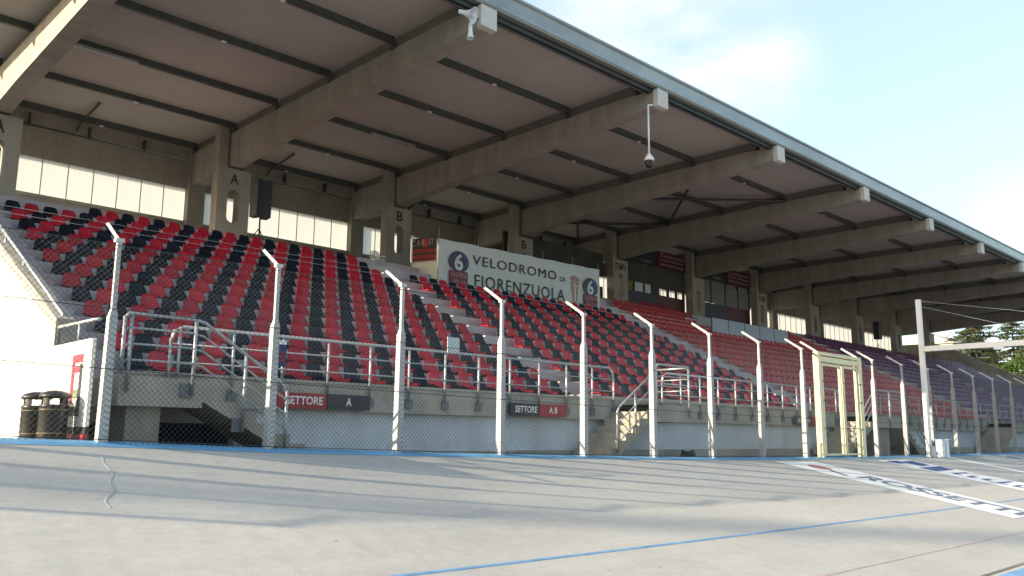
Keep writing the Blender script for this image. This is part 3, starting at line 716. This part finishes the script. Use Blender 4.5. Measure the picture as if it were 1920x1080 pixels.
q = MB(); q.box(21.03, 21.09, y1, y1+.05, 6.9, 8.15); q.build('pole', LAMP, fl)
# grey sheets on the rail
for k in range(5):
    x0 = 39.6+1.66*k; t = empty('grey_panel', (x0+.83, 25.2, 5.55), 'large grey sheet, %s from the left of five in a row above crimson seats' % ORD[k], 'panel', 'grey sheets above the crimson seats')
    mb = MB(); mb.box(x0+.03, x0+1.63, 25.18, 25.21, 5.6, 6.44); mb.build('sheet', BOARD, t)
    mb = MB(); mb.box(x0-.02, x0+.025, 25.17, 25.23, 5.3, 6.48); mb.build('frame_post', FASD, t)
# speakers on tripods
def speaker(x, y, zf, lab):
    t = empty('loudspeaker_stand', (x, y, zf), lab, 'speaker')
    q = MB(); q.tube([(x, y, zf+.25), (x, y, zf+1.0)], .025, 8); q.build('pole', BLACK, t)
    for k in range(3):
        a = R(30+120*k); q = MB(); q.tube([(x, y, zf+.55), (x+.38*math.cos(a), y+.38*math.sin(a), zf)], .018, 6); q.build('leg', BLACK, t)
    for dx, rz in ((-.17, .25), (.19, -.25)):
        q = MB(); w_, d_ = .17, .22; c_, s_ = math.cos(rz), math.sin(rz); z0, z1 = zf+.95, zf+2.35
        pr = [(-w_, -d_), (w_, -d_), (w_*.7, d_), (-w_*.7, d_)]
        q.hexa([(x+dx+a*c_-b*s_, y+a*s_+b*c_, z) for z in (z0, z1) for a, b in pr]); q.build('speaker_cabinet', SIGNB, t)
        q = MB(); pr = [(-w_*.85, -d_-.012), (w_*.85, -d_-.012), (w_*.85, -d_-.002), (-w_*.85, -d_-.002)]
        q.hexa([(x+dx+a*c_-b*s_, y+a*s_+b*c_, z) for z in (z0+.06, z1-.06) for a, b in pr]); q.build('grille', BLACK, t)
speaker(14.75, 28.45, 6.98-.03, 'pair of tall black loudspeakers on a tripod behind the nearest seats')
speaker(68.9, 28.5, 7.05, 'far pair of black loudspeakers on a tripod above the purple seats')
q = MB(); q.box(14.2, 15.3, 28.0, 28.9, Zs(-1), 6.95); o = q.build('speaker_plinth', CONC, gs)
# white round chair / fan on the corridor
t = empty('plastic_chair', (22.2, 28.2, 6.61), 'pale plastic chair standing on the rear walkway beside the concrete column', 'chair')
cxx, cyy = 19.95, 28.3; z0 = 6.62
q = MB(); q.box(cxx-.22, cxx+.22, cyy-.22, cyy+.22, z0+.40, z0+.45); q.build('seat', LAMP, t)
for a in (-.2, .2):
    for b in (-.2, .2): q = MB(); q.tube([(cxx+a*1.1, cyy+b*1.1, z0), (cxx+a*.9, cyy+b*.9, z0+.4)], .022, 6); q.build('leg', LAMP, t)
q = MB()
for k in range(7):
    x = cxx-.21+.07*k; q.box(x-.02, x+.02, cyy+.19, cyy+.22, z0+.46, z0+.84-.02*abs(k-3)**1.5)
q.tube([(cxx-.25, cyy-.15, z0+.62), (cxx-.25, cyy+.2, z0+.66), (cxx-.2, cyy+.22, z0+.80), (cxx, cyy+.23, z0+.88), (cxx+.2, cyy+.22, z0+.80), (cxx+.25, cyy+.2, z0+.66), (cxx+.25, cyy-.15, z0+.62)], .025, 6); q.build('backrest', LAMP, t)
# horn speaker pair and camera dome on the beam ends
t = empty('horn_loudspeaker', (14.2, 16.1, 11.1), 'grey round horn loudspeaker fixed at the nearest white beam end', 'loudspeaker')
def horn(root, base, tip, r0, r1, name):
    b = Vector(base); e = Vector(tip); d = e-b; q = MB(); pts = [b+d*t_ for t_ in (0, .35, .6, .8, .92, 1.0)]; rr = [r0, r0*1.1, r0+(r1-r0)*.25, r0+(r1-r0)*.5, r0+(r1-r0)*.8, r1]
    ref = Vector((0, 0, 1)) if abs(d.normalized().z) < .9 else Vector((1, 0, 0)); a = d.cross(ref).normalized(); c = d.normalized().cross(a); n_ = 20
    vs_ = [p+a*math.cos(2*math.pi*k/n_)*r+c*math.sin(2*math.pi*k/n_)*r for p, r in zip(pts, rr) for k in range(n_)]
    q.add(vs_, [(i*n_+k, i*n_+(k+1) % n_, (i+1)*n_+(k+1) % n_, (i+1)*n_+k) for i in range(5) for k in range(n_)]+[tuple(range(n_))], True); return q.build(name, CARD, root)
horn(t, (13.78, 16.22, 11.17), (13.98, 15.86, 11.0), .06, .235, 'horn')
q = MB(); q.tube([(13.86, 16.08, 11.10), (13.995, 15.83, 10.985)], .06, 10); q.build('driver', CARD, t)
q = MB(); q.tube([(14.05, 16.15, 11.12), (14.5, 16.2, 11.2)], .03, 6); q.build('bracket', GALV, t)
t = empty('horn_loudspeaker', (14.05, 16.1, 10.5), 'small downward pointing horn loudspeaker hanging below the round one', 'loudspeaker')
horn(t, (14.03, 16.05, 10.86), (14.02, 16.03, 10.42), .05, .10, 'horn')
q = MB(); q.tube([(14.04, 16.08, 10.84), (14.10, 16.15, 11.08)], .02, 6); q.build('bracket', GALV, t)
t = empty('surveillance_camera', (22.05, 16.2, 8.7), 'white dome surveillance camera hanging on a long rod from the second beam end', 'camera')
q = MB(); q.tube([(22.05, 16.2, 9.22), (22.05, 16.2, 10.9)], .032, 8); q.tube([(22.05, 16.2, 10.9), (22.45, 16.25, 11.05)], .03, 8); q.build('rod', LAMP, t)
q = MB(); q.lathe((22.05, 16.2, 8.98), [(.0, .26), (.05, .25), (.10, .16), (.16, .08), (.165, 0), (.0, 0)]); q.build('housing', LAMP, t)
q = MB(); q.lathe((22.05, 16.2, 8.975), [(.13, 0), (.135, -.1), (.11, -.18), (.06, -.23), (0, -.245)]); q.build('dome', BLACK, t)

q = MB(); rw = random.Random(5)
for k in range(900):
    x = rw.choice((rw.uniform(12, 16), rw.uniform(7.5, 60), rw.uniform(19, 30))); y = 14.50-abs(rw.gauss(0, .10)); z = ZF(x)-.05; h_ = rw.uniform(.02, .10); a = rw.uniform(0, 6.28); dx = .008*math.cos(a); dy = .008*math.sin(a)
    q.add([(x-dx, y-dy, z), (x+dx, y+dy, z), (x+rw.gauss(0, .03), y+rw.gauss(0, .03), z+h_)], [(0, 1, 2)])
tag(q.build('weeds', LEAFD), 'sparse weeds growing along the foot of the pale wall', 'weeds', None, 'stuff')
# ---------------------------------------------------------------- sector signs on the parapet
def sector(x0, x1, x2, tl, tr, left_red, lab):
    t = empty('sector_sign', ((x0+x2)/2, 14.33, .5), lab, 'sign')
    q = MB(); q.box(x0, x1, 14.27, 14.305, .50, .79); a = q.build('word_plate', SIGNR if left_red else SIGNB, t)
    q = MB(); q.box(x1+.02, x2, 14.27, 14.305, .50, .79); b = q.build('letter_plate', SIGNB if left_red else SIGNR, t)
    wd = (x1-x0)
    q = MB(); add_text(q, tl, lambda u, v: (x0+wd*.16+u, 14.264, .575+v), wd*.76, .155, .02); q.build('lettering', PAPER, a)
    w2 = .12*max(1, len(tr)*.8); q = MB(); add_text(q, tr, lambda u, v: (x1+(x2-x1)*.5-w2/2+u, 14.264, .575+v), w2, .155, .02); q.build('lettering', PAPER, b)
sector(7.97, 9.0, 10.0, 'SETTORE', 'A', True, 'sector sign reading SETTORE on red and A on black')
sector(13.90, 14.86, 15.83, 'SETTORE', 'A B', False, 'sector sign reading SETTORE on black and A B on red')
sector(27.35, 28.5, 29.6, 'SETTORE', 'B', False, 'far sector sign partly hidden by a post beside the yellow gate')

# ---------------------------------------------------------------- perimeter fence
fe = empty('perimeter_fence', (25, YF, -.4), 'tall chain link fence on white posts with angled tops along the track', 'fence')
ZT = 2.70
px_ = [(-5+0.0, 9)]
POSTS = [4.298+2.505*k for k in range(-4, 21) if k != 9]
for x in POSTS:
    zb = ZF(x)-.05; k = round((x-4.298)/2.505); zs_ = 1.62+.09*min(max(k, 0), 4)
    if k == 10: x += .0
    q = MB(); c = .075
    q.hexa([(x-.075, YF-.07, zb), (x+.055, YF-.07, zb), (x+.055, YF+.07, zb), (x-.075, YF+.07, zb), (x-.06, YF-.06, zs_), (x+.05, YF-.06, zs_), (x+.05, YF+.06, zs_), (x-.06, YF+.06, zs_)])
    q.hexa([(x-.06, YF-.06, zs_), (x+.05, YF-.06, zs_), (x+.05, YF+.06, zs_), (x-.06, YF+.06, zs_), (x-.02, YF-.03, zs_+.14), (x+.03, YF-.03, zs_+.14), (x+.03, YF+.03, zs_+.14), (x-.02, YF+.03, zs_+.14)])
    q.box(x-.03, x+.03, YF-.03, YF+.03, zs_+.1, ZT)
    q.box(x-.06, x+.06, YF-.045, YF+.045, ZT-.02, ZT+.035)
    p_ = q.build('post', POSTW, fe)
    q = MB(); q.tube([(x, YF, ZT), (x, YF+.52, ZT+.34)], .032, 4); q.build('angled_arm', POSTW, p_)
PITCH = .082
def link_panel(x0, x1, z0, z1, y, parent, name='chain_link_panel', r=.0032, pitch=PITCH):
    q = MB(); wd = x1-x0; ht = z1-z0; sl = 1.0
    n_ = int((wd+ht)/pitch)+1
    for s_ in (1, -1):
        for k in range(n_):
            c = k*pitch    # line x = x0 + c - t (t upward) for s=1 ; mirrored for s=-1
            ta = max(0, c-wd); tb = min(ht, c)
            if tb-ta < .02: continue
            m_ = max(1, int((tb-ta)/.7)+1)
            for u in range(m_):
                t0 = ta+(tb-ta)*u/m_; t1 = ta+(tb-ta)*(u+1)/m_
                xa = x0+c-t0; xb = x0+c-t1
                if s_ < 0: xa = x0+x1-xa; xb = x0+x1-xb
                yy_ = y+.003*s_
                a = Vector((xa, yy_, z0+t0)); b = Vector((xb, yy_, z0+t1)); d = (b-a).normalized(); nrm = Vector((d.z, 0, -d.x))*r
                q.add([a+nrm, a-nrm, a+Vector((0, -r*1.4, 0)), b+nrm, b-nrm, b+Vector((0, -r*1.4, 0))], [(0, 1, 4, 3), (1, 2, 5, 4), (2, 0, 3, 5)])
    return q.build(name, WIRE, parent)
allx = [4.298+2.505*k for k in range(-4, 21)]
for k in range(-4, 20):
    a = 4.298+2.505*k; b = a+2.505
    if k == 8: b = 25.22
    if k == 9: a = 28.3; b = 4.298+2.505*10
    zb = min(ZF(a), ZF(b))+.02
    far = k > 9
    link_panel(a, b, zb, ZT-.08, YF-.09, fe, pitch=PITCH, r=.0028)
for zz, fl_ in ((.02, 1), (.95, .5), (1.75, .6), (2.62, 1)):
    for xa, xb in ((-5.7, 25.2), (28.3, 54.4)):
        q = MB(); q.tube([(xa+(xb-xa)*k/24, YF-.10, (ZF(xa+(xb-xa)*k/24)+.03 if zz < .5 else ZF(xa+(xb-xa)*k/24)*(1-min(zz/2.7, 1))+zz-.012*math.sin(k*math.pi))) for k in range(25)], .006, 4); q.build('tension_wire', WIRE, fe)
for o_, z_ in ((.25, .165), (.48, .31)):
    for xa, xb in ((-5.7, 25.4), (28.0, 54.4)):
        q = MB(); q.tube([(xa, YF+o_, ZT+z_+.035), (xb, YF+o_, ZT+z_+.035)], .0035, 3); q.build('top_wire', GALV, fe)

# yellow gate
ga = empty('yellow_gate', (26.8, YF, -.5), 'pale yellow double gate frame standing in the white fence', 'gate')
zb = -.56
for x0, x1, nm in ((25.22, 25.50, 'gate_post'), (28.04, 28.30, 'gate_post')):
    q = MB(); q.box(x0, x0+.13, YF-.09, YF+.09, zb, 2.60); q.box(x0+.16 if x0 < 26 else x0+.145, x0+.27, YF-.05, YF+.05, zb+.05, 2.50) if x0 < 26 else q.box(x0-.02+.15, x1, YF-.09, YF+.09, zb, 2.60)
    q.build(nm, YEL, ga)
q = MB(); q.box(25.22, 28.30, YF-.08, YF+.08, 2.601, 2.70); q.box(25.36, 28.17, YF-.07, YF+.07, 2.40, 2.56); q.build('lintel', YEL, ga)
for x0, x1 in ((25.52, 26.86), (26.98, 28.02)):
    lf = MB(); t_ = .085
    lf.box(x0, x0+t_, YF-.04, YF+.04, zb+.08, 2.36); lf.box(x1-t_, x1, YF-.04, YF+.04, zb+.08, 2.36)
    lf.box(x0+t_, x1-t_, YF-.04, YF+.04, 2.28, 2.36); lf.box(x0+t_, x1-t_, YF-.04, YF+.04, zb+.08, zb+.14)
    o = lf.build('gate_leaf', YEL, ga); link_panel(x0+t_, x1-t_, zb+.14, 2.28, YF, o, 'leaf_mesh', .0026)
    q = MB(); q.box(x0+t_, x1-t_, YF-.02, YF+.02, .37, .39); q.build('cross_bar', FASD, o)
for z in (.35, 1.2, 1.8):
    for x in (25.52, 26.9, 28.05): q = MB(); q.tube([(x-.05, YF-.10, z), (x+.09, YF-.10, z)], .02, 6); q.build('hinge', FASD, ga)
for x in (25.30, 28.17):
    q = MB(); q.tube([(x, YF, 2.70), (x, YF+.52, 3.04)], .032, 4); q.build('angled_arm', POSTW, ga)

# white finish gantry
gt = empty('finish_gantry', (33.15, YF-.25, -.6), 'white finish gantry pole with a crossbar reaching over the track', 'gantry')
yg = YF-.28
q = MB(); q.box(33.08, 33.24, yg-.08, yg+.08, -.6, 5.22); q.build('pole', WLINE, gt)
q = MB(); q.box(33.30, 33.302, yg, yg+.01, 0, .01); q.v = []; q.f = []; q.m = []; q.sm = []
q.box(33.07, 33.25, -6, yg-.091, 3.26, 3.45); q.build('crossbar', WLINE, gt)
q = MB(); q.tube([(33.16, yg-.1, 5.15), (33.16, 4.0, 3.46)], .012, 5); q.tube([(33.16, yg-.1, 4.95), (33.16, 7.6, 3.46)], .012, 5); q.build('stay_cables', GALV, gt)
for y in (9.5, 7.5, 5.5, 3.5): 
    q = MB(); q.box(33.08, 33.24, y-.15, y+.15, 3.17, 3.259); q.build('lamp_box', CARD, gt)
q = MB(); q.box(32.98, 33.34, yg-.17, yg-.125, -.58, -.2); q.build('base_box', POSTW, gt)
for k, x in enumerate((34.0, 34.42)):
    o = MB(); o.box(x, x+.27, YF-.45, YF-.2, -.60, .04); o.box(x-.02, x+.29, YF-.52, YF-.18, .04, .06); o = o.build('cabinet', CARD)
    at_base(o, (x+.2, YF-.35, -.6)); tag(o, ('pale grey cabinet standing nearest the gantry pole foot', 'pale grey cabinet just right of its twin by the gantry pole')[k], 'cabinet', 'grey cabinets by the gantry')

# ---------------------------------------------------------------- left corner: board, bins
bd = empty('painted_board', (4.17, 13.4, -.1), 'tall white board with a red and black figure beside the litter bins', 'board')
q = MB(); q.box(4.12, 4.17, 12.56, 14.36, .10, 1.32); q.build('panel', WHITE, bd)
q = MB(); q.box(4.12, 4.17, 12.56, 14.36, -.0, .098); q.build('dark_base', DARKC, bd)
q = MB(); q.box(4.10, 4.17, 12.56, 14.36, -.12, -.002); q.build('red_base', SIGNR, bd)
RY0, RY1 = 12.86, 13.30
q = MB()
q.box(4.112, 4.119, RY1-.12, RY1, .42, 1.12); q.box(4.112, 4.119, RY0, RY1-.12, 1.0, 1.12); q.box(4.112, 4.119, RY0+.10, RY1-.12, .86, .94); q.build('red_figure', SIGNR, bd)
q = MB(); q.box(4.111, 4.119, RY0, RY0+.10, .25, .98); q.box(4.111, 4.119, RY0+.10, RY1-.02, .25, .38); q.build('dark_figure', DARKC, bd)
q = MB(); q.box(4.110, 4.118, RY0+.12, RY1-.14, .50, .62); q.build('green_figure', mat('dull_green', (.16, .22, .10), .7), bd)
t = empty('short_railing', (4.2, 13.4, 1.3), 'short white tubular rail on top of the white board', 'railing')
q = MB(); q.tube([(4.2, 14.36, 1.32), (4.2, 14.36, 1.63), (4.2, 12.6, 1.60)], .028, 8); q.build('handrail', GALV, t)
q = MB(); q.tube([(4.2, 13.4, 1.32), (4.2, 13.4, 1.615)], .022, 6); q.build('baluster', GALV, t)
def bin_(x, y, zb, lab, S_=.80):
    t = empty('litter_bin', (x, y, zb), lab, 'litter bin', 'black litter bins')
    q = MB(); q.lathe((x, y, zb), [(r_*.76, z_*S_) for r_, z_ in [(0, .0), (.235, 0), (.24, .05), (.245, .62), (.255, .64), (.235, .66), (0, .66)]], 24); q.build('body', BINM, t)
    for k in range(4):
        q = MB(); a0 = R(90*k+20); a1 = R(90*k+55)
        vs_ = [(x+.175*math.cos(a0+(a1-a0)*i/4), y+.175*math.sin(a0+(a1-a0)*i/4), zb+z*S_) for z in (.655, .78) for i in range(5)]
        q.add(vs_, [(i, i+1, i+6, i+5) for i in range(4)]); q.build('lid_support', BINM, t)
    q = MB(); q.lathe((x, y, zb), [(r_*.76, z_*S_) for r_, z_ in [(.245, .77), (.27, .78), (.265, .82), (.20, .87), (.10, .90), (0, .91)]], 24); q.build('lid', BINM, t)
    for z in (.16*S_, .56*S_): q = MB(); q.lathe((x, y, zb), [(.187, z), (.192, z+.005), (.192, z+.012), (.187, z+.016)], 24); q.build('gold_band', GOLD, t)
bin_(3.72, 13.38, -.14, 'rear black litter bin, half hidden behind the other bin'); bin_(3.82, 12.93, -.13, 'front black litter bin with gold bands beside the white board')
# notices on the fence and rail
o = MB(); o.box(11.98, 12.32, 14.27, 14.285, 1.80, 2.15); o = o.build('notice', NOTICE); at_base(o, (12.15, 14.28, 1.80)); tag(o, 'milky grey notice sheet fixed above the parapet railing', 'notice')
t = empty('blue_poster', (7.75, 14.27, 1.25), 'dark blue poster with a red ring emblem hanging on the railing', 'poster')
q = MB(); q.box(7.84, 8.08, 14.25, 14.28, 1.25, 1.66); q.build('sheet', POSTBLUE, t)
q = MB(); vs_ = []
for k in range(25): a = 2*math.pi*k/24; vs_ += [(7.97+.095*math.cos(a), 14.244, 1.43+.095*math.sin(a)), (7.97+.065*math.cos(a), 14.244, 1.43+.065*math.sin(a))]
q.add(vs_, [(2*k, 2*k+2, 2*k+3, 2*k+1) for k in range(24)]); q.disc((7.97, 14.242, 1.43), .035, 'y', 12); q.build('emblem', SIGNR, t)
q = MB(); q.box(7.84, 8.08, 14.249, 14.279, 1.661, 1.74); q.build('white_top', PAPER, t)
# coil of hose by the wall
t = MB()
for k in range(4): t.tube([(20.5+(.26-.03*k)*math.cos(a*.5+k), 13.95+(.2-.02*k)*math.sin(a*.5+k), -.50+.05*k+.03*math.sin(a+k)) for a in range(13)], .03, 6)
o = t.build('hose_coil', OIL); at_base(o, (20.6, 14.0, -.5)); tag(o, 'dark coil of hose lying at the foot of the pale blue wall', 'hose')

# ---------------------------------------------------------------- trees and house beyond
def conifer(x, y, z, h, seed, lab):
    rnd = random.Random(seed); t = empty('pine_tree', (x, y, z), lab, 'tree', 'conifers beyond the stand')
    q = MB(); q.tube([(x, y, z), (x+.1, y, z+h*.5), (x, y, z+h)], h*.018, 8, .03); tr = q.build('trunk', BARK, t)
    q = MB(); bq = MB()
    nl = 40
    for l in range(nl):
        f = l/nl; zz = z+h*(.12+.87*f); L_ = h*.33*(1-f)**.75*rnd.uniform(.65, 1.2)+.4
        for b in range(rnd.randint(4, 6)):
            a = rnd.uniform(0, 2*math.pi); LL = L_*rnd.uniform(.6, 1.15); d = Vector((math.cos(a), math.sin(a), 0))
            bq.tube([(x, y, zz), (x+d.x*LL, y+d.y*LL, zz-LL*.12)], .05, 3, .01)
            for s_ in range(int(LL*26)+8):
                u = rnd.uniform(.12, 1.05); c = Vector((x, y, zz))+d*LL*u+Vector((rnd.gauss(0, .18+.12*LL*u*.5), rnd.gauss(0, .18+.12*LL*u*.5), -LL*u*.12+.12*u*u*LL*.4+rnd.gauss(0, .10)))
                e1 = Vector((rnd.gauss(0, 1), rnd.gauss(0, 1), rnd.gauss(0, .35))).normalized()*rnd.uniform(.22, .48); e2 = Vector((rnd.gauss(0, 1), rnd.gauss(0, 1), rnd.gauss(0, .6))).normalized()*rnd.uniform(.07, .16)
                q.add([c-e1, c-e2*.8, c+e1, c+e2], [(0, 1, 2, 3)])
    q.build('crown', LEAFD, t); bq.build('limbs', BARK, tr)
def broad(x, y, z, r, h, seed, lab, m=LEAFG, name='leafy_tree', grp='leafy trees beyond the stand'):
    rnd = random.Random(seed); t = empty(name, (x, y, z), lab, 'tree', grp)
    q = MB(); q.tube([(x, y, z), (x, y, z+h*.6)], r*.09, 8, .05); tr = q.build('trunk', BARK, t); q = MB()
    bl = [(rnd.gauss(0, r*.42), rnd.gauss(0, r*.42), rnd.uniform(.25, .95)*h, rnd.uniform(.25, .5)*r) for _ in range(22)]
    for bx, by, bz, br in bl:
        for _ in range(int(260*br)+90):
            d = Vector((rnd.gauss(0, 1), rnd.gauss(0, 1), rnd.gauss(0, .8))).normalized()*br*rnd.uniform(.55, 1.05); c = Vector((x+bx, y+by, z+bz))+d
            e1 = Vector((rnd.gauss(0, 1), rnd.gauss(0, 1), rnd.gauss(0, 1))).normalized()*rnd.uniform(.12, .26); e2 = e1.cross(Vector((rnd.gauss(0, 1), rnd.gauss(0, 1), rnd.gauss(0, 1)))).normalized()*rnd.uniform(.08, .17)
            q.add([c-e1, c-e2, c+e1, c+e2], [(0, 1, 2, 3)])
    q.build('crown', m, t)
    bq = MB()
    for bx, by, bz, br in bl[:9]: bq.tube([(x, y, z+h*.3), (x+bx*.9, y+by*.9, z+bz)], r*.04, 5, .02)
    bq.build('limbs', BARK, tr)
def at_px(px, py, Y):
    d = r2*((px-960)/FPX)+u2*((540-py)/FPX)+fwd; return d*(Y/d.y)
for n_, (px, pt, Y, lab) in enumerate(((1815, 565, 42, 'dark spreading conifer nearest the roof edge, behind the white crossbar'), (1893, 575, 44, 'dark conifer at the right edge of the view'), (1935, 600, 40, 'dark conifer cut off by the right edge of the view'), (1858, 640, 50, 'lower dark conifer between the two tall ones'))):
    P = at_px(px, pt, Y); conifer(P.x, P.y, -2.3, P.z+2.3, 11+n_, lab)
for n_, (px, pt, Y, r_, lab) in enumerate(((1900, 668, 36, 2.6, 'bright green bush catching the sun at the right edge'), (1868, 690, 38, 2.4, 'green leafy tree below the dark conifers'), (1835, 665, 48, 3.0, 'olive green tree behind the raking end wall'), (1925, 700, 33, 2.4, 'low dark green bush at the far right end of the wall'), (1790, 640, 60, 3.0, 'pale green tree just right of the last column'))):
    P = at_px(px, pt, Y); broad(P.x, P.y, -2.3, r_, P.z+2.3, 31+n_, lab, LEAFG if n_ in (0, 1) else LEAFD)
P = at_px(1812, 645, 60); hs = empty('house', (P.x+6, 66, -2.3), 'pale plastered house glimpsed between the conifers', 'house')
q = MB(); q.box(P.x-2, P.x+26, 62, 70, -2.3, P.z+.2); q.build('wall', HOUSE, hs)
q = MB(); q.prism_x([(61.3, P.z+.2), (70.7, P.z+.2), (66, P.z+2.4)][::-1], P.x-2.6, P.x+26.6); q.build('roof', TILE, hs)
for k in range(6): q = MB(); q.box(P.x+.5+4.4*k, P.x+2.0+4.4*k, 61.93, 61.998, P.z-2.2, P.z-.7); q.build('window', GLASSM, hs)
# what shades the track from behind the camera's left: an unseen mast added for its shadow band, and a slender poplar
mt = empty('shadow_mast', (-95, 43.4, -2.3), 'unseen steel mast beyond the left turn, added to cast a shadow across the track', 'mast')
q = MB(); q.tube([(-95, 43.4, -2.3), (-95, 43.4, 38)], .42, 12, .30); q.build('pole', GALV, mt)
q = MB(); q.box(-97, -93, 43.2, 43.6, 38, 41); q.build('mast_head', GALV, mt)
broad(-75, 33.3, -2.3, 3.2, 28.0, 77, 'slender leafy tree beyond the left turn, its shadow falling on the near track', LEAFG, 'leafy_tree', 'trees left of the track')

# ---------------------------------------------------------------- lift everything to a ground at zero
for o in list(bpy.data.objects):
    if o.parent is None and o.type in ('MESH', 'EMPTY'): o.location.z += H
